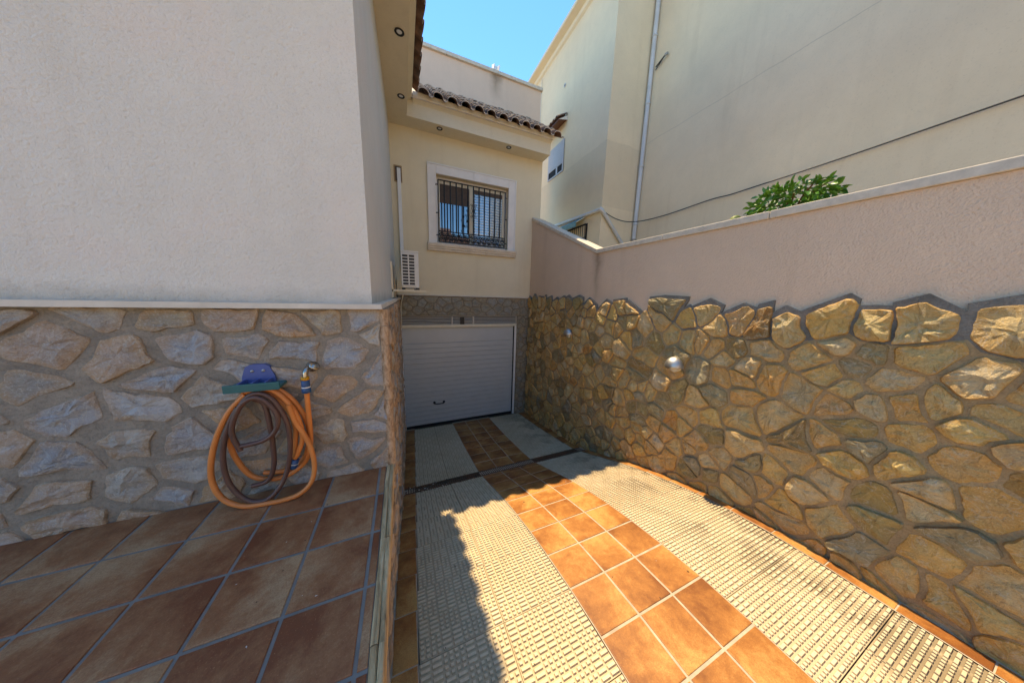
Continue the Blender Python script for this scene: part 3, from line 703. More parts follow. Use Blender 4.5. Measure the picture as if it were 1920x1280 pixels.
# stone faces of the plinth
cladding('stone_cladding', HOUSE, lambda u, v: Vector((u, 2.318, v)), (0, -1, 0), -3.2, -0.165, -1.52, -.13, 0.26, 0.016, ['stone_grey'], 'mortar_grey', 0.015, 0.030, 11, asp=1.3, jit=0.014, corner=0.015, mort_h=0.012, tilt=0.03, stepl=0.036, ragged=0.03, warp=0.03)
cladding('stone_cladding', HOUSE, lambda u, v: Vector((XW0(u) - .012, u, v)), (1, 0, 0), 2.305, 6.45, -3.35, -.13, 0.24, 0.05, ['stone_grey', 'stone_split', 'stone_split'], 'mortar_grey', 0.010, 0.022, 12, asp=1.3, mort_h=0.008, tilt=0.02, skip=lambda c: max(p[1] for p in c) < zr(c[0][0]))
cladding('stone_cladding', kerb, lambda u, v: Vector((XW0(u) - .010, u, v)), (1, 0, 0), -2.5, 2.302, -2.7, -1.63, 0.24, 0.05, ['stone_split'], 'mortar_grey', 0.008, 0.016, 13, asp=1.6, mort_h=0.006, tilt=0.01, skip=lambda c: max(p[1] for p in c) < zr(c[0][0]))
# strip of split slabs up the outer corner
y = -1.5
for k in range(4):
    z1 = min(-.13, y + random.uniform(.5, .8)); m = MB()
    n = 7; vs = []; fs = []
    for i in range(n + 1):
        zz = y + (z1 - y) * i / n; wv = 0.007 * noise.noise(Vector((k * 3.3, zz * 11, 2)))
        vs += [(-.178 + wv, 2.318, zz), (-.176 + wv, 2.303 - abs(wv), zz), (-.150 + wv, 2.296 + wv, zz), (-.122 + wv * .5, 2.300, zz), (-.115 + wv * .6, 2.318, zz), (-.116, 2.40, zz)]
    for i in range(n):
        for q in range(5): fs.append((i * 6 + q, i * 6 + q + 1, i * 6 + 7 + q, i * 6 + 6 + q))
    m.add(vs, fs, 'stone_split', True); m.build('corner_slab', HOUSE); y = z1 + 0.004
    if y > -.2: break
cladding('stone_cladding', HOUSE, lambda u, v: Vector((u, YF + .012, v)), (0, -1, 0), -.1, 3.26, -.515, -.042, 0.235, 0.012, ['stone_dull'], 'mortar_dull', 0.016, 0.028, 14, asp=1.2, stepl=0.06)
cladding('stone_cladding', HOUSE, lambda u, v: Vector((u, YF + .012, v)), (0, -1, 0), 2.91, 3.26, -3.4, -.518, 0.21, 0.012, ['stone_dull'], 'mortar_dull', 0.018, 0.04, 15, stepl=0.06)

# roof: barrel tiles
def barrel(name, r0, r1, L, up_, th=0.014):
    # runs along +y (uphill) from y=0; arch up for a cover, down for a channel
    m = MB(); n = 8; vs = []; sgn = 1 if up_ else -1
    for (yy, ro) in ((0.0, r0), (L, r1)):
        for inner in (0, 1):
            for k in range(n + 1):
                a = math.pi * (0.06 + 0.88 * k / n); rr = ro - inner * th
                zl = sgn * rr * math.sin(a) * 0.92; vs.append((-rr * math.cos(a), yy + zl * 0.5, zl))
    q = n + 1; fs = []; fe = []
    for k in range(n):
        fs.append((k, k + 1, 2 * q + k + 1, 2 * q + k)); fs.append((q + k, 3 * q + k, 3 * q + k + 1, q + k + 1)); fe.append((k, q + k, q + k + 1, k + 1))
    fs += [(0, 2 * q, 3 * q, q), (n, q + n, 3 * q + n, 2 * q + n)]
    m.add(vs, fs, 'roof_clay', True); m.add(vs, fe, 'tile_end'); me = m.mesh(name)
    bm = bmesh.new(); bm.from_mesh(me); bmesh.ops.remove_doubles(bm, verts=bm.verts, dist=1e-5); bmesh.ops.recalc_face_normals(bm, faces=bm.faces); bm.to_mesh(me); bm.free(); return me
def s_tile():
    m = MB(); xs_ = []; pitch_ = 0.2715; n1 = 10; hw = 0.098; hh = 0.082; th = 0.017; L = 0.42
    for k in range(n1 + 1): a = math.pi * (1 - k / n1); xs_.append((hw * math.cos(a), hh * math.sin(a) ** 0.85 if 0 < k < n1 else 0.0))
    cw = pitch_ - 2 * hw
    for k in range(1, 6): xs_.append((hw + cw * k / 5 * 1.15, -0.020 * math.sin(math.pi * k / 5)))
    vs = []; q = len(xs_)
    for yy, kx, dz_ in ((0.0, 1.0, 0.0), (L, 0.94, -0.012)):
        for inner in (0, 1):
            for x_, z_ in xs_: zl = z_ - inner * th + dz_; vs.append((x_ * kx, yy + zl * 0.28, zl))
    fs = []; fe = []
    for k in range(q - 1):
        fs += [(k, k + 1, 2 * q + k + 1, 2 * q + k), (q + k, 3 * q + k, 3 * q + k + 1, q + k + 1)]; fe.append((k, q + k, q + k + 1, k + 1))
    fs += [(0, 2 * q, 3 * q, q), (q - 1, 2 * q - 1, 4 * q - 1, 3 * q - 1)]
    m.add(vs, fs, 'roof_clay', True); m.add(vs, fe, 'tile_end'); me = m.mesh('roof_tile')
    bm = bmesh.new(); bm.from_mesh(me); bmesh.ops.remove_doubles(bm, verts=bm.verts, dist=1e-5); bmesh.ops.recalc_face_normals(bm, faces=bm.faces); bm.to_mesh(me); bm.free(); return me
COVER = barrel('roof_tile', 0.098, 0.082, 0.40, True); STILE = s_tile()
SL = math.radians(35.5)
w = MB(); TX0 = BX + .135; zt = 3.765
YT = 5.87; XT = 0.43
def zroof(d): return zt - .075 + d * math.tan(SL)
w.hexa([(XT - 2.3, YT + .16, zroof(.16) - .08), (XE, YT + .16, zroof(.16) - .08), (XE, 8.25, zroof(8.25 - YT) - .08), (XT - 2.3, 8.25, zroof(8.25 - YT) - .08)], [(XT - 2.3, YT + .16, zroof(.16)), (XE, YT + .16, zroof(.16)), (XE, 8.25, zroof(8.25 - YT)), (XT - 2.3, 8.25, zroof(8.25 - YT))], 'tile_end')
w.hexa([(XT - .16, -1.0, zroof(.16) - .08), (XT - .16, YT + .1, zroof(.16) - .08), (XT - 2.6, YT + 2.4, zroof(2.6) - .08), (XT - 2.6, -1.0, zroof(2.6) - .08)], [(XT - .16, -1.0, zroof(.16)), (XT - .16, YT + .1, zroof(.16)), (XT - 2.6, YT + 2.4, zroof(2.6)), (XT - 2.6, -1.0, zroof(2.6))], 'tile_end')
ROOF = w.build('roof', HOUSE)
ROWP = 0.335; tp = 0.2715
xx = XT + .10
while xx < XE + .04:
    for rI in range(7):
        d = rI * ROWP * math.cos(SL); zz = zt + rI * ROWP * math.sin(SL); j = random.uniform(-.004, .004) if rI == 0 else random.uniform(-.015, .015)
        inst('roof_tile', STILE, (xx + random.uniform(-.004, .004), YT + d + j, zz), (SL - .045, random.uniform(-.02, .02), random.uniform(-.012, .012)), (1, 1, 1), ROOF)
    xx += tp
yy = YT - .16
while yy > -1.0:
    for rI in range(2):
        d = rI * ROWP * math.cos(SL); zz = zt + rI * ROWP * math.sin(SL); j = random.uniform(-.004, .004)
        inst('roof_tile', STILE, (XT - d + j, yy, zz), (SL - .045, random.uniform(-.02, .02), math.pi / 2 + random.uniform(-.012, .012)), (1, 1, 1), ROOF)
    yy -= tp
# recessed spotlights in the soffit
for sx, sy in ((0.106, 4.395), (0.122, 5.62), (0.867, 6.25), (2.44, 6.25), (0.10, 3.1)):
    m = MB(); m.lathe([(0.060, 0.0), (0.063, -.006), (0.055, -.012), (0.036, -.006), (0.034, 0.0)], (sx, sy, ZS - .0005), (0, 0, 1), 20, 'spot_ring'); rl = m.build('recessed_light', HOUSE)
    m = MB(); m.lathe([(0.035, -.001), (0.024, -.004), (0.0, -.007)], (sx, sy, ZS - .001), (0, 0, 1), 14, 'spot_bulb'); m.build('bulb', rl)
# upper storey set back
w = MB(); w.box(-3, 4.24, 8.2, 8.45, 3.0, 6.285, 'plaster_upper'); w.build('upper_wall', HOUSE)
xx = -3.0
while xx < 4.27:
    x1 = min(xx + 1.45, 4.28); m = MB(); m.box(xx, x1 - .006, 8.14, 8.5, 6.287, 6.372, 'coping', 0.008); m.build('coping_slab', HOUSE); xx = x1
w = MB(); w.add([(2.66, 8.16, 6.375), (2.69, 8.16, 6.52), (2.86, 8.16, 6.52), (2.83, 8.16, 6.375), (2.66, 8.3, 6.375), (2.69, 8.42, 6.66), (2.86, 8.42, 6.66), (2.83, 8.3, 6.375)], [(0, 4, 5, 1), (3, 2, 6, 7), (4, 7, 6, 5), (0, 3, 7, 4)], 'window_surround')
so = w.build('rain_spout', HOUSE); mod = so.modifiers.new('t', 'SOLIDIFY'); mod.thickness = 0.02

# window
win = MB(); sy = YF - .035
win.box(0.62, 0.80, sy, YF + .005, 1.17, 2.842, 'window_surround', 0.004); win.build  # left jamb
WIN = win.build('window', HOUSE)
def wpart(name, boxes, mat, bev=0.003):
    m = MB()
    for b in boxes: m.box(*b, mat, bev)
    return m.build(name, WIN)
wpart('jamb', [(2.553, 2.75, sy, YF + .005, 1.17, 2.842)], 'window_surround')
wpart('lintel', [(0.802, 1.66, sy, YF + .005, 2.648, 2.842)], 'window_surround'); wpart('lintel', [(1.664, 2.551, sy, YF + .005, 2.648, 2.842)], 'window_surround')
for b in ((0.612, 0.642, sy - .012, sy + .005, 1.17, 2.856), (2.728, 2.758, sy - .012, sy + .005, 1.17, 2.856), (0.644, 2.726, sy - .012, sy + .005, 2.826, 2.856), (0.776, 0.80, sy - .008, sy + .005, 1.19, 2.67), (2.553, 2.577, sy - .008, sy + .005, 1.19, 2.67), (0.802, 2.551, sy - .008, sy + .005, 2.65, 2.672)): wpart('moulding', [b], 'window_surround', 0.004)
m = MB(); m.extrude_x([(YF + .13, 1.19), (YF - .115, 1.17), (YF - .12, 1.15), (YF - .105, 1.10), (YF - .085, 1.085), (YF - .085, 1.06), (YF - .065, 1.045), (YF - .055, 1.01), (YF - .04, 1.0), (YF + .0, 1.0), (YF + .13, 1.0)], 0.585, 2.775, 'stone_trim'); m.build('sill', WIN)
fy = YF + .13
for b in ((0.80, 0.845, fy, fy + .06, 1.19, 2.65), (2.51, 2.555, fy, fy + .06, 1.19, 2.65), (0.846, 2.509, fy, fy + .06, 2.59, 2.65), (0.846, 2.509, fy, fy + .06, 1.19, 1.245)): wpart('frame', [b], 'white_paint')
for b in ((0.846, 0.90, fy + .02, fy + .055, 1.246, 2.589), (1.60, 1.70, fy + .02, fy + .055, 1.246, 2.589), (2.455, 2.508, fy + .02, fy + .055, 1.246, 2.589), (0.901, 1.599, fy + .02, fy + .055, 2.53, 2.588), (1.701, 2.454, fy + .02, fy + .055, 2.53, 2.588)): wpart('sash', [b], 'cream_metal')
wpart('pane', [(0.895, 1.605, fy + .04, fy + .046, 1.24, 2.535)], 'glass', 0); wpart('pane', [(1.695, 2.46, fy + .035, fy + .041, 1.24, 2.535)], 'glass_wavy', 0)
z = 2.52
while z > 2.16:
    wpart('shutter_slat', [(0.902, 1.598, fy + .022, fy + .036, z - .042, z)], 'shutter_wood', 0.004); z -= .044
z = 2.52
wpart('shutter_slat', [(1.702, 2.452, fy + .020, fy + .032, 2.44, 2.528)], 'shutter_wood', 0.004)

# garage door
dy = YF + .05
fr = MB(); fr.box(-.05, 2.9, dy - .05, dy + .03, -.80, -.735, 'cream_metal', 0.006); GD = fr.build('garage_door', HOUSE)
m = MB(); m.box(2.842, 2.90, dy - .05, dy + .03, -3.39, -.802, 'white_paint', 0.005); m.build('jamb', GD)
m = MB(); m.box(-.062, -.034, dy - .05, dy + .03, -3.39, -.802, 'white_paint', 0.005); m.build('jamb', GD)
m = MB(); m.box(2.818, 2.840, dy - .02, dy + .03, -3.38, -.802, 'rubber'); m.build('seal', GD)
m = MB(); m.box(-.03, 2.817, dy - .02, dy + .02, -3.39, -3.325, 'rubber'); m.build('seal', GD)
m = MB(); m.box(-.03, 2.817, dy + .028, dy + .05, -3.38, -.80, 'door_white'); m.build('backing', GD)
m = MB(); m.box(-.03, 2.815, dy - .008, dy + .026, -1.185, -.803, 'door_white', 0.006); m.build('panel', GD)
zz = -1.188; nsl = 17; hs = (3.322 - 1.188) / nsl
for k in range(nsl):
    m = MB(); z1, z0 = zz - k * hs, zz - (k + 1) * hs
    m.extrude_x([(dy + .026, z0 + .001), (dy - .004, z0 + .001), (dy - .010, z0 + .006), (dy - .010, z1 - .018), (dy + .004, z1 - .010), (dy + .006, z1 - .001), (dy + .026, z1 - .001)], -.03, 2.815, 'door_white'); m.build('panel', GD)
m = MB(); m.tube(spline([(0.655, dy - .01, -2.757), (0.66, dy - .05, -2.775), (0.77, dy - .06, -2.785), (0.89, dy - .05, -2.779), (0.895, dy - .01, -2.762)], 4), 0.014, 8, 'black_plastic')
m.lathe([(0.0, -.012), (0.032, -.012), (0.034, 0.004)], (0.655, dy - .012, -2.757), (0, 1, 0), 10, 'black_plastic'); m.lathe([(0.0, -.012), (0.032, -.012), (0.034, 0.004)], (0.895, dy - .012, -2.762), (0, 1, 0), 10, 'black_plastic'); m.build('handle', GD)
# louvre above
m = MB(); m.box(-.05, 2.9, dy + .03, dy + .05, -.733, -.525, 'dark_void'); LV = m.build('vent_louvre', HOUSE)
for b in ((-.05, 2.9, dy - .04, dy + .029, -.540, -.522), (-.05, -.033, dy - .04, dy + .029, -.734, -.541), (2.885, 2.902, dy - .04, dy + .029, -.734, -.541), (1.112, 1.142, dy - .045, dy + .029, -.734, -.541), (1.652, 1.695, dy - .045, dy + .029, -.734, -.541)):
    m = MB(); m.box(*b, 'louvre_metal', 0.003); m.build('frame', LV)
m = MB(); m.box(1.33, 1.435, dy - .05, dy + .0, -.732, -.545, 'black_plastic', 0.005); m.build('motor_box', LV)
for x0, x1 in ((-.031, 1.11), (1.144, 1.65), (1.697, 2.883)):
    for k in range(5):
        z = -.552 - k * .037
        m = MB(); m.extrude_x([(dy - .03, z - .027), (dy - .03, z - .015), (dy + .012, z - .004), (dy + .012, z - .010)], x0, x1, 'louvre_metal'); m.build('slat', LV)

# ------------------------------------------------------------------ boundary wall on the right
BW = empty('boundary_wall', (3.4, 2.0, -2.2), 'pink rendered boundary wall with ochre rubble stone base and stone coping', 'wall')
def ztop(y): return 0.815 if y < 3.90 else 0.815 + (y - 3.90) * (2.0 - .815) / (6.5 - 3.90)
w = MB(); pr = [(-3.0, -3.6), (6.49, -3.6), (6.49, ztop(6.49)), (3.90, .815), (-3.0, .815)]
n = len(pr); vs = [(XWALL(y), y, z) for y, z in pr] + [(XWALL(y) + .25, y, z) for y, z in pr]
w.add(vs, [(i, (i + 1) % n, n + (i + 1) % n, n + i) for i in range(n)] + [list(range(n))[::-1], list(range(n, 2 * n))], 'plaster_pink'); w.build('render', BW)
def cap(y0, y1, a0, a1):
    m = MB(); e0, e1, f0, f1 = XWALL(y0) - .024, XWALL(y0) + .28, XWALL(y1) - .024, XWALL(y1) + .28
    m.hexa([(e0, y0, a0), (e1, y0, a0), (f1, y1, a1), (f0, y1, a1)], [(e0, y0, a0 + .072), (e1, y0, a0 + .072), (f1, y1, a1 + .072), (f0, y1, a1 + .072)], 'coping')
    o = m.build('coping_slab', BW); b = o.modifiers.new('b', 'BEVEL'); b.width = 0.006; b.segments = 2
for y0, y1 in ((-3, -1.9), (-1.9, -.8), (-.8, .35), (.35, 1.5), (1.5, 2.62), (2.62, 3.74), (3.74, 3.90)): cap(y0, y1 - .005, .817, .817)
for y0, y1 in ((3.90, 4.95), (4.95, 5.78), (5.78, 6.495)): cap(y0, y1 - .004, ztop(y0) + .002, ztop(y1) + .002)
class Top:
    def __init__(self): self.last = []
    def __call__(self, s, rng):
        self.last = []
        if s[1] > -0.30:
            pu, pv = s[0] + rng.uniform(-.10, .10), max(-.02, s[1] + 0.11) + rng.uniform(-.03, .09)
            if rng.random() < 0.3: m1, m2 = 0.05, 0.12
            else: m1, m2 = rng.uniform(.25, .9), rng.uniform(.25, .9)
            l1, l2 = math.hypot(m1, 1), math.hypot(m2, 1)
            self.last = [(-m1 / l1, 1 / l1, (pv - m1 * pu) / l1), (m2 / l2, 1 / l2, (pv + m2 * pu) / l2)]
        return self.last
cladding('stone_cladding', BW, lambda u, v: Vector((XWALL(u) - .002, u, v)), (-1, 0, 0), -1.6, 6.44, -3.5, -.10, 0.195, 0.008, ['stone_ochre', 'stone_ochre', 'stone_ochre', 'stone_olive'], 'mortar_tan', 0.034, 0.070, 21, asp=1.05, top=Top(), skip=lambda c: max(p[1] for p in c) < zr(min(max(q[0] for q in c), 6.4)) + 0.01, edge=0.035, tilt=0.10, mort_h=0.031, jit=0.009, corner=0.022, stepl=0.032, ragged=0.012, warp=0.034)

# bulkhead lamps
def wall_lamp(y, z, label):
    t = empty('wall_lamp', (3.255, y, z), label, 'wall lamp', 'metal lamps on the stone wall')
    m = MB(); m.lathe([(0.0, -.004), (0.085, -.004), (0.09, 0.03), (0.0, 0.035)], (3.255, y, z), (1, 0, 0), 20, 'steel'); m.build('backplate', t)
    # quarter-sphere eyelid hood, open below
    m = MB(); R = 0.118; vs = []; fs = []; nu, nv_ = 14, 8
    for i in range(nu + 1):
        a = math.pi * i / nu           # along y from one side to the other
        for k in range(nv_ + 1):
            b = math.pi / 2 * k / nv_ * 1.12 - 0.18   # from front-bottom up to the wall
            vs.append((3.24 - R * math.sin(a) * math.cos(b), y + R * math.cos(a), z - .01 + R * 1.05 * math.sin(a) * math.sin(b) if True else 0))
    for i in range(nu):
        for k in range(nv_): fs.append((i * (nv_ + 1) + k, i * (nv_ + 1) + k + 1, (i + 1) * (nv_ + 1) + k + 1, (i + 1) * (nv_ + 1) + k))
    m.add(vs, fs, 'steel', True); o = m.build('hood', t); sm = o.modifiers.new('s', 'SOLIDIFY'); sm.thickness = 0.004
    m = MB(); m.lathe([(0.0, -.06), (0.045, -.05), (0.06, -.02), (0.06, 0.0)], (3.25, y, z - .03), (1, 0, 0), 14, 'lamp_glass'); m.build('glass', t)
wall_lamp(2.16, -.82, 'brushed steel hooded wall lamp on the sunlit part of the stone wall')
wall_lamp(4.52, -.74, 'brushed steel hooded wall lamp on the shaded stone wall near the garage')

# ------------------------------------------------------------------ window grille
GR = empty('window_grille', (1.65, 6.42, 1.21), 'black wrought iron grille with scrollwork over the facade window', 'window grille')
gy = 6.44
def bar(name, p0, p1, r=0.009):
    m = MB(); m.tube([p0, p1], r, 6, 'black_iron'); return m.build(name, GR)
gx0, gx1, gz0, gz1, gzm = 0.838, 2.458, 1.215, 2.525, 1.445
for a, b in (((gx0, gz1), (gx1, gz1)), ((gx0, gz0), (gx1, gz0)), ((gx0, gz0), (gx0, gz1)), ((gx1, gz0), (gx1, gz1)), ((gx0, gzm), (gx1, gzm))): bar('rail', (a[0], gy, a[1]), (b[0], gy, b[1]), 0.013)
NB = 11; xb = [gx0 + (gx1 - gx0) * (i + 1) / (NB + 1) for i in range(NB)]
for i, x in enumerate(xb): bar('bar', (x, gy, gzm), (x, gy, gz1), 0.0155)
def spiral(cx, cz, r, a0, turns, sgn, k=18):
    return [(cx + math.cos(a0 + sgn * 2 * math.pi * turns * t / k) * r * (1 - .75 * t / k), gy, cz + math.sin(a0 + sgn * 2 * math.pi * turns * t / k) * r * (1 - .75 * t / k)) for t in range(k + 1)]
# lower scroll panel
zc = (gz0 + gzm) / 2; npn = 12; pw = (gx1 - gx0) / npn
for i in range(npn):
    cx = gx0 + pw * (i + .5)
    m = MB()
    for sx in (-1, 1):
        for sz in (-1, 1): m.tube(spiral(cx + sx * pw * .24, zc + sz * .052, pw * .24, math.pi / 2 * sz, 1.2, sx, 14), 0.010, 5, 'black_iron')
    m.tube(spiral(cx, zc, 0.05, 0, 1.0, 1, 14), 0.011, 5, 'black_iron')
    m.build('scroll', GR)
    bar('bar', (gx0 + pw * i, gy, gz0), (gx0 + pw * i, gy, gzm), 0.006)
# centre ornament on one bar, half ornament on the next
for cx, cz, sides in ((xb[5] + .003, 1.98, (-1, 1)), (xb[4], 1.735, (-1,))):
    m = MB()
    for sx in sides:
        for sz in (-1, 1):
            m.tube(spline([(cx + sx * .012, gy, cz), (cx + sx * .045, gy, cz + sz * .05), (cx + sx * .03, gy, cz + sz * .10)], 4) + [Vector(q) for q in spiral(cx + sx * .052, cz + sz * .125, .028, math.pi if sx > 0 else 0, 1.1, -sx * sz, 10)], 0.006, 5, 'black_iron')
    m.lathe([(0.0, -.035), (.024, -.025), (.034, 0), (.024, .025), (0, .035)], (cx, gy, cz), (0, 0, 1), 10, 'black_iron')
    for dzv in (-.22, .22): m.lathe([(0.009, -.05), (.019, -.02), (.021, 0), (.019, .02), (.009, .05)], (cx, gy, cz + dzv), (0, 0, 1), 8, 'black_iron')
    m.build('ornament', GR)
for x, d, zs_ in ((gx0, -1, (2.42, 1.83, 1.35)), (gx1, 1, (2.40, 1.90, 1.32))):
    for z in zs_: m = MB(); m.tube([(x, gy, z), (x + d * .045, gy, z), (x + d * .05, gy + .02, z)], 0.011, 6, 'black_iron'); m.build('fixing', GR)

# ------------------------------------------------------------------ air conditioner, its bracket and the duct above it
AC = empty('air_conditioner', (.15, 5.3, .09), 'white outdoor air conditioner unit on a cream wall bracket', 'air conditioner')
m = MB(); m.box(.006, .285, 4.93, 5.75, .10, .70, 'ac_white', 0.012); m.build('casing', AC)
m = MB(); m.box(.018, .222, 4.922, 4.932, .145, .665, 'ac_dark'); m.build('coil', AC)
for z in [.145 + i * .0517 for i in range(11)]: m = MB(); m.box(.012, .226, 4.912, 4.924, z - .008, z + .008, 'ac_white', 0.003); m.build('grille_bar', AC)
for x in (.014, .120, .224): m = MB(); m.box(x - .010, x + .010, 4.908, 4.926, .135, .675, 'ac_white', 0.003); m.build('grille_bar', AC)
m = MB(); m.box(.003, .288, 4.92, 5.755, .698, .722, 'ac_white', 0.006); m.build('top_cover', AC)
for x in (.03, .26):
    for y in (4.97, 5.68): m = MB(); m.box(x - .03, x + .03, y - .03, y + .03, .068, .102, 'black_plastic', 0.005); m.build('foot', AC)
BR = empty('wall_bracket', (-.15, 5.0, .0), 'cream metal bracket holding the air conditioner', 'bracket')
for y in (4.90, 5.66):
    m = MB(); m.box(XP(y) - .01, .39, y - .02, y + .02, .030, .066, 'cream_metal', 0.003); m.build('arm', BR)
    m = MB(); m.box(XP(y) - .01, XP(y) + .028, y - .02, y + .02, -.075, .52, 'cream_metal', 0.003); m.build('upright', BR)
DU = empty('cable_duct', (.035, 6.47, .75), 'white plastic duct running up the facade above the air conditioner', 'duct')
m = MB(); m.box(.0, .072, 6.435, YF + .001, .55, 2.60, 'white_paint', 0.006); m.build('cover', DU)
m = MB(); m.box(-.06, .10, YF - .012, YF + .002, 2.34, 2.665, 'wood_pale'); m.build('wall_opening', DU)
m = MB(); m.box(-.036, .086, YF - .014, YF - .010, 2.36, 2.638, 'shutter_wood'); m.build('cavity', DU)
m = MB(); m.box(-.10, -.072, 6.42, YF - .001, .0, .33, 'cream_metal', 0.003); m.build('side_trunking', DU)
# conduit pipe down the corner beside the garage opening
CP = empty('conduit', (-.03, 6.42, -.4), 'thin cream conduit bending down beside the garage lintel', 'pipe')
m = MB(); m.tube(spline([(.02, 6.44, -.02), (.0, 6.43, -.10), (-.03, 6.43, -.25), (-.04, 6.43, -.5), (-.04, 6.43, -.72)], 5), 0.011, 8, 'cream_metal'); m.build('pipe', CP)

# ------------------------------------------------------------------ tap, hoses and the hose holder
TAPX, TAPZ, YW = -.655, -.560, 2.30
TP_ = empty('garden_tap', (TAPX, 2.27, TAPZ), 'chrome garden tap on the stone wall with hose fitted', 'tap')
m = MB(); m.lathe([(0.0, -.03), (0.018, -.03), (.020, 0), (.036, .002), (.040, .02)], (TAPX + .01, 2.285, TAPZ), (0, 1, 0), 14, 'chrome')
m.tube(spline([(TAPX + .01, 2.27, TAPZ), (TAPX, 2.235, TAPZ + .004), (TAPX - .008, 2.215, TAPZ - .015), (TAPX - .012, 2.21, TAPZ - .05)], 5), [.020] * 6 + [.018] * 10, 10, 'chrome'); m.build('body', TP_)
m = MB(); m.lathe([(0.0, 0.02), (.012, .02), (.03, .028), (.038, .034), (.034, .046), (0.0, .05)], (TAPX + .022, 2.235, TAPZ - .002), (.55, -.35, .6), 14, 'chrome'); m.build('handle', TP_)
HO = empty('orange_hose', (-.75, 2.2, -1.5), 'orange braided garden hose coiled below the tap', 'hose')
cx_, cy_ = TAPX - .014, 2.208
m = MB(); m.lathe([(.019, 0), (.024, -.002), (.026, -.012), (.026, -.022), (.022, -.026)], (cx_, cy_, TAPZ - .048), (0, 0, 1), 14, 'yellow_plastic'); m.build('connector_ring', HO)
m = MB(); m.lathe([(.021, 0), (.0255, -.004), (.0265, -.05), (.024, -.056)], (cx_, cy_, TAPZ - .074), (0, 0, 1), 14, 'blue_plastic'); m.build('connector', HO)
m = MB(); m.lathe([(.0258, 0), (.0272, -.002), (.0272, -.008), (.0258, -.010)], (cx_, cy_, TAPZ - .121), (0, 0, 1), 14, 'white_plastic'); m.build('connector_band', HO)
m = MB(); m.lathe([(.022, 0), (.0285, -.004), (.0285, -.036), (.02, -.040)], (cx_, cy_, TAPZ - .131), (0, 0, 1), 12, 'blue_plastic'); m.build('connector_nut', HO)
def hose(name, pts, r, mat, parent):
    m = MB(); m.tube(spline(pts, 8), r, 12, mat, uvscale=38); return m.build(name, parent)
RH = .0165
hose('hose', [(cx_, cy_, TAPZ - .165), (-.672, 2.212, -.86), (-.679, 2.225, -1.07), (-.70, 2.235, -1.2), (-.745, 2.245, -1.30), (-.84, 2.25, -1.372), (-.955, 2.25, -1.384), (-1.07, 2.25, -1.31), (-1.14, 2.25, -1.08), (-1.10, 2.25, -.83), (-1.0, 2.245, -.69), (-.883, 2.24, -.676), (-.787, 2.24, -.752), (-.715, 2.245, -.906), (-.70, 2.265, -1.08), (-.75, 2.275, -1.27), (-.87, 2.275, -1.35), (-1.0, 2.28, -1.34)], RH, 'hose_orange', HO)
hose('hose', [(-1.02, 2.22, -.70), (-.93, 2.215, -.672), (-.845, 2.205, -.70), (-.765, 2.2, -.82), (-.726, 2.195, -.95), (-.722, 2.195, -1.08), (-.76, 2.20, -1.185), (-.783, 2.205, -1.225)], RH, 'hose_orange', HO)
hose('hose', [(-1.06, 2.235, -.78), (-.97, 2.235, -.69), (-.88, 2.23, -.715), (-.80, 2.225, -.83), (-.762, 2.22, -.98), (-.775, 2.22, -1.12), (-.79, 2.22, -1.23)], RH, 'hose_orange', HO)
hose('hose', [(-.77, 2.18, -.80), (-.745, 2.18, -.93), (-.705, 2.178, -1.03), (-.668, 2.165, -1.15), (-.655, 2.15, -1.29), (-.68, 2.13, -1.40), (-.75, 2.12, -1.465), (-.84, 2.115, -1.483), (-.95, 2.12, -1.483), (-1.08, 2.14, -1.476), (-1.19, 2.17, -1.40), (-1.23, 2.19, -1.24), (-1.19, 2.20, -1.02), (-1.10, 2.20, -.82), (-1.0, 2.20, -.70)], RH, 'hose_orange', HO)
m = MB(); m.lathe([(.018, .035), (.0275, .03), (.0285, -.03), (.02, -.04)], (-.790, 2.20, -1.262), (.25, 0, 1), 12, 'blue_plastic'); m.build('joiner', HO)
m = MB(); m.lathe([(.0283, .003), (.0295, 0), (.0283, -.003)], (-.790, 2.20, -1.262), (.25, 0, 1), 12, 'white_plastic'); m.build('joiner_band', HO)
HB = empty('brown_hose', (-.9, 2.2, -1.5), 'faded brown garden hose hanging in loops from the blue holder', 'hose')
hose('hose', [(-1.08, 2.19, -.86), (-1.0, 2.185, -.73), (-.93, 2.18, -.692), (-.86, 2.175, -.735), (-.81, 2.17, -.84), (-.785, 2.17, -.96), (-.79, 2.17, -1.12), (-.82, 2.17, -1.28), (-.87, 2.15, -1.40), (-.95, 2.13, -1.465), (-1.06, 2.15, -1.44), (-1.14, 2.17, -1.30), (-1.15, 2.18, -1.1), (-1.1, 2.185, -.9), (-1.04, 2.185, -.78)], .0155, 'hose_brown', HB)
hose('hose', [(-1.05, 2.16, -1.08), (-1.08, 2.165, -.93), (-1.02, 2.165, -.77), (-.94, 2.16, -.715), (-.87, 2.16, -.77), (-.83, 2.155, -.87), (-.855, 2.155, -.97), (-.93, 2.16, -1.03), (-1.05, 2.165, -1.05)], .0155, 'hose_brown', HB)
hose('hose', [(-.96, 2.20, -.74), (-.91, 2.20, -.78), (-.895, 2.20, -.95), (-.895, 2.20, -1.1), (-.905, 2.20, -1.25), (-.95, 2.20, -1.36), (-1.04, 2.2, -1.38)], .0155, 'hose_brown', HB)
HH = empty('hose_holder', (-.95, 2.28, -.66), 'blue plastic hose holder with teal arm fixed to the stone wall', 'hose holder')
m = MB(); m.extrude_y([(-1.045, -.70), (-.855, -.70), (-.862, -.60), (-.885, -.53), (-.91, -.515), (-.99, -.515), (-1.015, -.53), (-1.038, -.60)], 2.275, 2.303, 'holder_blue'); m.build('back_plate', HH)
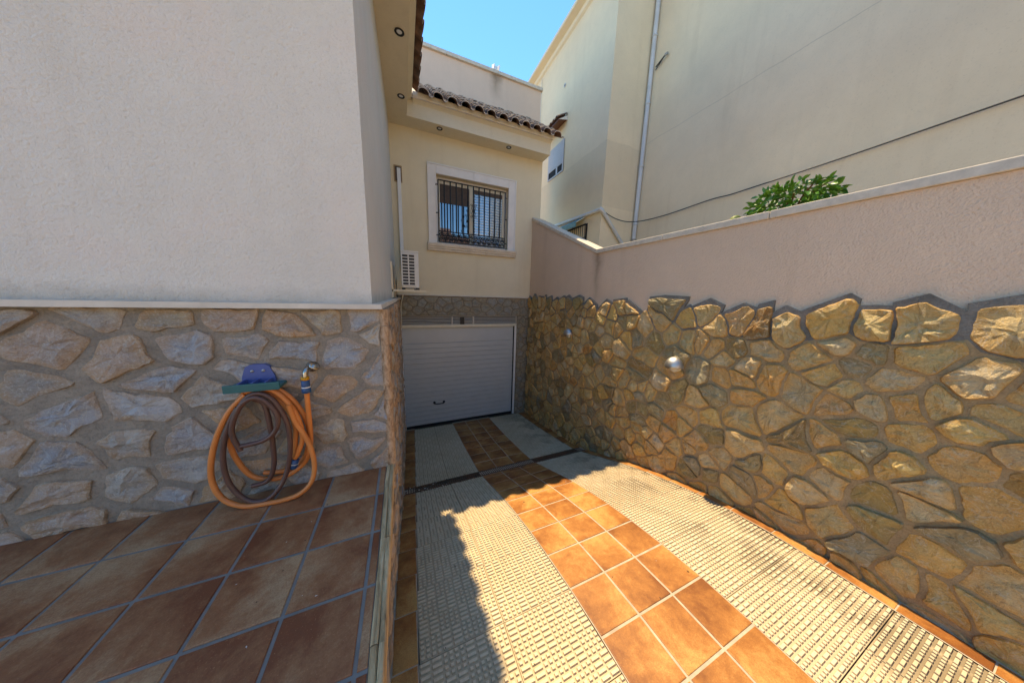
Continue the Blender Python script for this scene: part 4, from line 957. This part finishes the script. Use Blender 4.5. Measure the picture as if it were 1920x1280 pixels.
for xs2 in (-.98, -.92): m = MB(); m.lathe([(0, -.006), (.009, -.005), (.010, 0)], (xs2, 2.275, -.56), (0, 1, 0), 10, 'steel'); m.build('screw', HH)
m = MB(); m.box(-1.09, -.80, 2.165, 2.30, -.668, -.645, 'teal_plastic', 0.008); m.build('arm', HH)
m = MB(); m.box(-1.09, -.80, 2.158, 2.172, -.672, -.618, 'teal_plastic', 0.005); m.build('lip', HH)
for xs2 in (-1.02, -.95, -.88): m = MB(); m.box(xs2 - .006, xs2 + .006, 2.175, 2.277, -.644, -.615, 'holder_blue', 0.004); m.build('rib', HH)

# ------------------------------------------------------------------ neighbouring house
XA, YA, XB = 5.0, 5.89, 6.235
NH = empty('neighbour_house', (6.0, 6.0, -.6), 'tall tan rendered neighbouring house rising behind the boundary wall', 'house')
m = MB(); m.box(XA, 12, YA, 14, -.6, 7.98, 'plaster_tan'); m.build('wing_wall', NH)
m = MB(); m.box(XB, 12, -6, YA - .002, -.6, 8.0, 'plaster_tan2'); m.build('rear_wall', NH)
m = MB(); m.extrude_y([(XA - .26, 8.0), (XA - .26, 8.09), (XA + .5, 8.09), (XA + .5, 7.82), (XA - .002, 7.82), (XA - .06, 7.86), (XA - .08, 7.95)], YA - .2, 14, 'plaster_soffit'); m.build('cornice', NH)
# shuttered window in the wing
wy0, wy1, wz0_, wz1_ = 7.88, 8.84, 4.08, 5.03
m = MB(); m.box(XA - .012, XA - .002, wy0, wy1, wz0_, wz1_, 'dark_void'); NW = m.build('window', NH)
for b in ((XA - .03, XA - .012, wy0, wy0 + .05, wz0_, wz1_), (XA - .03, XA - .012, wy1 - .05, wy1, wz0_, wz1_), (XA - .03, XA - .012, wy0 + .051, wy1 - .051, wz0_, wz0_ + .04), (XA - .03, XA - .012, (wy0 + wy1) / 2 - .14, (wy0 + wy1) / 2 - .06, wz0_ + .041, 4.35)): m = MB(); m.box(*b, 'shutter'); m.build('frame', NW)
m = MB(); m.box(XA - .018, XA - .0125, wy0 + .05, wy1 - .05, wz0_ + .04, 4.36, 'dark_void'); m.build('pane', NW)
z = wz1_
while z > 4.36:
    m = MB(); m.box(XA - .032, XA - .012, wy0 + .052, wy1 - .052, z - .049, z - .002, 'shutter', 0.006); m.build('shutter_slat', NW); z -= .05
# little tiled canopy over it
m = MB(); m.hexa([(XA - .34, 7.80, 5.40), (XA - .002, 7.80, 5.52), (XA - .002, 8.95, 5.52), (XA - .34, 8.95, 5.40)], [(XA - .34, 7.80, 5.44), (XA - .002, 7.80, 5.62), (XA - .002, 8.95, 5.62), (XA - .34, 8.95, 5.44)], 'wood_dark'); CN = m.build('window_canopy', NH)
m = MB(); m.add([(XA - .33, 7.79, 5.44), (XA - .002, 7.79, 5.62), (XA - .002, 7.79, 5.50)], [(0, 1, 2)], 'stone_trim'); m.build('end_board', CN)
for k in range(7): inst('roof_tile', COVER, (XA - .38, 7.86 + k * .175, 5.47), (math.radians(28), 0, -math.pi / 2), (.85, 1, .85), CN)
m = MB(); m.lathe([(.05, .01), (.055, -.012), (.035, -.012), (.03, .0)], (XA - .006, 8.05, 6.6), (1, 0, 0), 14, 'pvc'); VV = m.build('vent_pipe', NH)
m = MB(); m.lathe([(.032, 0), (0, 0)], (XA - .004, 8.05, 6.6), (1, 0, 0), 12, 'dark_void'); m.build('vent_hole', VV)
# low barred window with awning
m = MB(); m.box(XA - .012, XA - .002, 6.42, 7.45, 1.2, 2.14, 'dark_void'); LW = m.build('barred_window', NH)
for k in range(11): m = MB(); y = 6.45 + k * .098; m.tube([(XA - .07, y, 1.2), (XA - .07, y, 2.12)], .009, 6, 'black_iron'); m.build('bar', LW)
for z in (2.12, 1.75, 1.3): m = MB(); m.tube([(XA - .07, 6.43, z), (XA - .07, 7.45, z)], .010, 6, 'black_iron'); m.build('rail', LW)
m = MB(); m.box(XA - .016, XA - .010, 6.5, 7.4, 1.25, 2.1, 'plaster_tan2'); m.build('blind', LW)
AW = empty('awning', (XA - .1, 7.0, 2.1), 'faded teal awning over the barred window of the neighbouring house', 'awning')
m = MB(); m.hexa([(XA - .32, 6.55, 2.16), (XA - .012, 6.55, 2.34), (XA - .012, 8.2, 2.34), (XA - .32, 8.2, 2.16)], [(XA - .32, 6.55, 2.172), (XA - .012, 6.55, 2.352), (XA - .012, 8.2, 2.352), (XA - .32, 8.2, 2.172)], 'awning'); m.build('canvas', AW)
m = MB(); m.box(XA - .325, XA - .315, 6.55, 8.2, 2.04, 2.16, 'awning'); m.build('valance', AW)
m = MB(); m.tube([(XA - .02, 6.54, 2.33), (XA - .33, 6.5, 2.15)], .012, 6, 'cream_metal'); m.build('arm', AW)
GU = empty('drain_pipe', (5.3, 5.8, 1.6), 'white drain pipe running along the wing and slanting down round its corner', 'pipe')
m = MB(); m.tube([(XA - .05, 9.5, 2.50), (XA - .05, 5.86, 2.345)], .045, 10, 'pvc'); m.build('pipe', GU)
m = MB(); m.lathe([(.05, -.06), (.055, -.05), (.055, .05), (.05, .06)], (XA - .045, 5.85, 2.335), (.6, -.4, -.5), 10, 'pvc'); m.build('elbow', GU)
m = MB(); m.tube([(XA - .03, 5.83, 2.33), (5.75, 5.83, 1.575), (6.12, 5.83, 1.2)], .045, 10, 'pvc'); m.build('pipe', GU)
DP = empty('downpipe', (6.19, 5.80, -.6), 'long pale grey downpipe fixed to the rear wall of the neighbouring house', 'pipe')
m = MB(); m.tube([(6.17, 5.81, 1.72), (6.17, 5.81, 8.0)], .055, 12, 'pvc'); m.build('pipe', DP)
m = MB(); m.tube([(6.17, 5.81, -.6), (6.17, 5.81, 1.72)], .062, 12, 'concrete'); m.build('foot_pipe', DP)
for z in (2.1, 3.6, 5.1, 6.6): m = MB(); m.lathe([(.054, -.02), (.066, -.02), (.066, .02), (.054, .02)], (6.17, 5.81, z), (0, 0, 1), 12, 'pvc'); m.build('clip', DP)
AR = empty('metal_arm', (6.17, 5.7, 5.9), 'short dark metal arm sticking out beside the downpipe', 'bracket')
m = MB(); m.tube([(6.20, 5.70, 5.87), (6.16, 5.42, 5.92)], .014, 6, 'cable'); m.tube([(6.20, 5.70, 5.80), (6.16, 5.42, 5.92)], .010, 6, 'cable'); m.box(6.15, 6.19, 5.36, 5.43, 5.90, 5.95, 'steel'); m.build('arm', AR)
CB = MB(); CB.tube(spline([(XA - .01, 5.86, 2.34), (5.25, 5.82, 2.22), (5.55, 5.80, 2.15), (5.89, 5.76, 2.138), (6.14, 5.5, 2.14), (6.18, 4.8, 2.13), (6.18, 3.88, 2.17), (6.19, 3.5, 2.155), (6.18, 3.13, 2.16), (6.19, 2.0, 2.2), (6.19, 0, 2.3), (6.19, -4, 2.4)], 6), .011, 6, 'cable')
tag(CB.build('cable'), 'black electric cable sagging across the tan wall of the neighbouring house', 'cable')
CB = MB(); CB.tube(spline([(XA - .02, 9.6, 7.8), (XA - .02, 9.61, 6), (XA - .02, 9.6, 4.0)], 3), .008, 6, 'pvc'); tag(CB.build('cable'), 'thin pale cable running straight down the far end of the tan wing', 'cable')

# ------------------------------------------------------------------ plants behind the wall
def shrub(name, cx, cy, cz, rx, ry, rz, n, lf, label, seed):
    rng = random.Random(seed); t = empty(name, (cx, cy, -.6), label, 'shrub')
    m = MB(); m.tube(spline([(cx, cy, -.6), (cx + .03, cy, .2), (cx, cy + .02, cz)], 5), [.03] * 6 + [.02] * 5, 8, 'wood_dark')
    tips = []
    for k in range(9):
        a = rng.uniform(0, 6.28); q = Vector((cx + math.cos(a) * rx * .7, cy + math.sin(a) * ry * .7, cz + rng.uniform(-.5, .8) * rz)); tips.append(q)
        m.tube(spline([(cx, cy, cz - rz * 1.2), ((cx + q.x) / 2, (cy + q.y) / 2, (cz + q.z) / 2 - .05), q], 4), .008, 5, 'wood_dark')
    m.build('trunk', t)
    m = MB()
    for k in range(n):
        while True:
            p = Vector((rng.uniform(-1, 1), rng.uniform(-1, 1), rng.uniform(-1, 1)))
            if 0.25 < p.length < 1: break
        if noise.noise(p * 2.3 + Vector((seed, 0, 0))) < -.22: continue
        c = Vector((cx + p.x * rx, cy + p.y * ry, cz + p.z * rz)); d = (p + Vector((rng.uniform(-.6, .6), rng.uniform(-.6, .6), rng.uniform(-.9, .3)))).normalized()
        s = d.cross(Vector((rng.uniform(-1, 1), rng.uniform(-1, 1), rng.uniform(.2, 1)))).normalized(); l = lf * rng.uniform(.6, 1.2); wd = l * .27; nn = s.cross(d)
        m.add([c, c + d * l * .35 + s * wd + nn * .006, c + d * l * .75 + s * wd * .7, c + d * l - nn * l * .15, c + d * l * .75 - s * wd * .7, c + d * l * .35 - s * wd + nn * .006, c + d * l * .5 - nn * .012], [(0, 1, 6), (1, 2, 6), (2, 3, 6), (3, 4, 6), (4, 5, 6), (5, 0, 6)], 'leaf_green', True)
    m.build('foliage', t, fix=False, kind='stuff')
shrub('leafy_shrub', 3.97, 1.62, 1.10, .24, .38, .21, 900, .075, 'bright green leafy shrub showing above the boundary wall coping', 5)
CA = empty('cactus', (3.72, 2.0, -.6), 'small ribbed green cactus top peeping over the boundary wall', 'cactus')
m = MB(); vs = []; fs = []; nseg = 20; prof = [(.03, -1.5), (.032, -.3), (.04, -.06), (.052, 0.0), (.055, .03), (.045, .06), (.02, .075), (.0, .077)]
for r, h in prof:
    for k in range(nseg): rr = r * (1.0 if k % 2 else .8); a = 2 * math.pi * k / nseg; vs.append((3.72 + rr * math.cos(a), 2.0 + rr * math.sin(a), .955 + h))
for i in range(len(prof) - 1):
    for k in range(nseg): fs.append((i * nseg + k, i * nseg + (k + 1) % nseg, (i + 1) * nseg + (k + 1) % nseg, (i + 1) * nseg + k))
m.add(vs, fs, 'cactus', True); m.build('stem', CA)

# ------------------------------------------------------------------ litter on the ramp and terrace
rng = random.Random(3); m = MB()
def crumb(x, y, z, s, mat):
    a = rng.uniform(0, 6.28); c, d = math.cos(a), math.sin(a); l = s * rng.uniform(1, 2.2)
    pts = [(-l, -s * .5, 0), (l * .3, -s * .8, .3 * s), (l, 0, 0), (l * .2, s * .8, .4 * s), (-l * .4, s * .3, .8 * s)]
    m.add([(x + p[0] * c - p[1] * d, y + p[0] * d + p[1] * c, z + .002 + p[2]) for p in pts], [(0, 1, 4), (1, 2, 4), (2, 3, 4), (3, 0, 4), (0, 1, 2, 3)], mat)
for k in range(110):
    x, y = rng.uniform(-.1, 3.2), rng.uniform(.4, 5.5)
    crumb(x, y, zr(y), rng.uniform(.002, .006), 'debris' if rng.random() < .7 else 'debris_pale')
for k in range(60):
    x = -.1 + abs(rng.gauss(0, .45)); y = rng.uniform(DR0 - .08, DR1 + .03); crumb(x, y, zr(y) + .002, rng.uniform(.004, .010), 'debris' if rng.random() < .8 else 'debris_pale')
for k in range(14): crumb(rng.uniform(-.9, -.25), rng.uniform(1.2, 2.25), -1.5, rng.uniform(.002, .004), 'debris_pale' if rng.random() < .5 else 'debris')
tag(m.build('litter', fix=False), 'scattered dry leaf crumbs and grit on the ramp and terrace', 'litter', kind='stuff')

# ------------------------------------------------------------------ unseen houses behind the camera, added to bounce sunlight into the shade
for k, (x0, x1, hh, lab) in enumerate(((-16, -5.2, 6.2, 'unseen pale two storey house added across the street for bounce light, left of the driveway'), (-5, 4.8, 6.8, 'unseen pale two storey house added across the street for bounce light, facing the driveway'), (5, 15, 6.0, 'unseen pale two storey house added across the street for bounce light, right of the driveway'))):
    t = empty('added_street_house', ((x0 + x1) / 2, -13, -2.3), lab, 'house', 'unseen houses added for bounce light')
    m = MB(); m.box(x0, x1, -20, -13, -2.3, -2.3 + hh, 'plaster_tan2'); m.build('wall', t)
    m = MB(); m.hexa([(x0 - .2, -20.2, -2.29 + hh), (x1 + .2, -20.2, -2.29 + hh), (x1 + .2, -12.6, -2.29 + hh), (x0 - .2, -12.6, -2.29 + hh)], [(x0 - .2, -16.6, 0.2 + hh), (x1 + .2, -16.6, 0.2 + hh), (x1 + .2, -16.4, 0.2 + hh), (x0 - .2, -16.4, 0.2 + hh)], 'roof_clay'); m.build('roof', t)
    for q in range(3):
        for zz in (-1.2, 1.6):
            xx = x0 + (x1 - x0) * (q + .5) / 3; m = MB(); m.box(xx - .6, xx + .6, -12.99, -12.95, zz, zz + 1.3, 'window_surround'); wq = m.build('window', t)
            m = MB(); m.box(xx - .5, xx + .5, -12.945, -12.94, zz + .1, zz + 1.2, 'glass'); m.build('pane', wq)
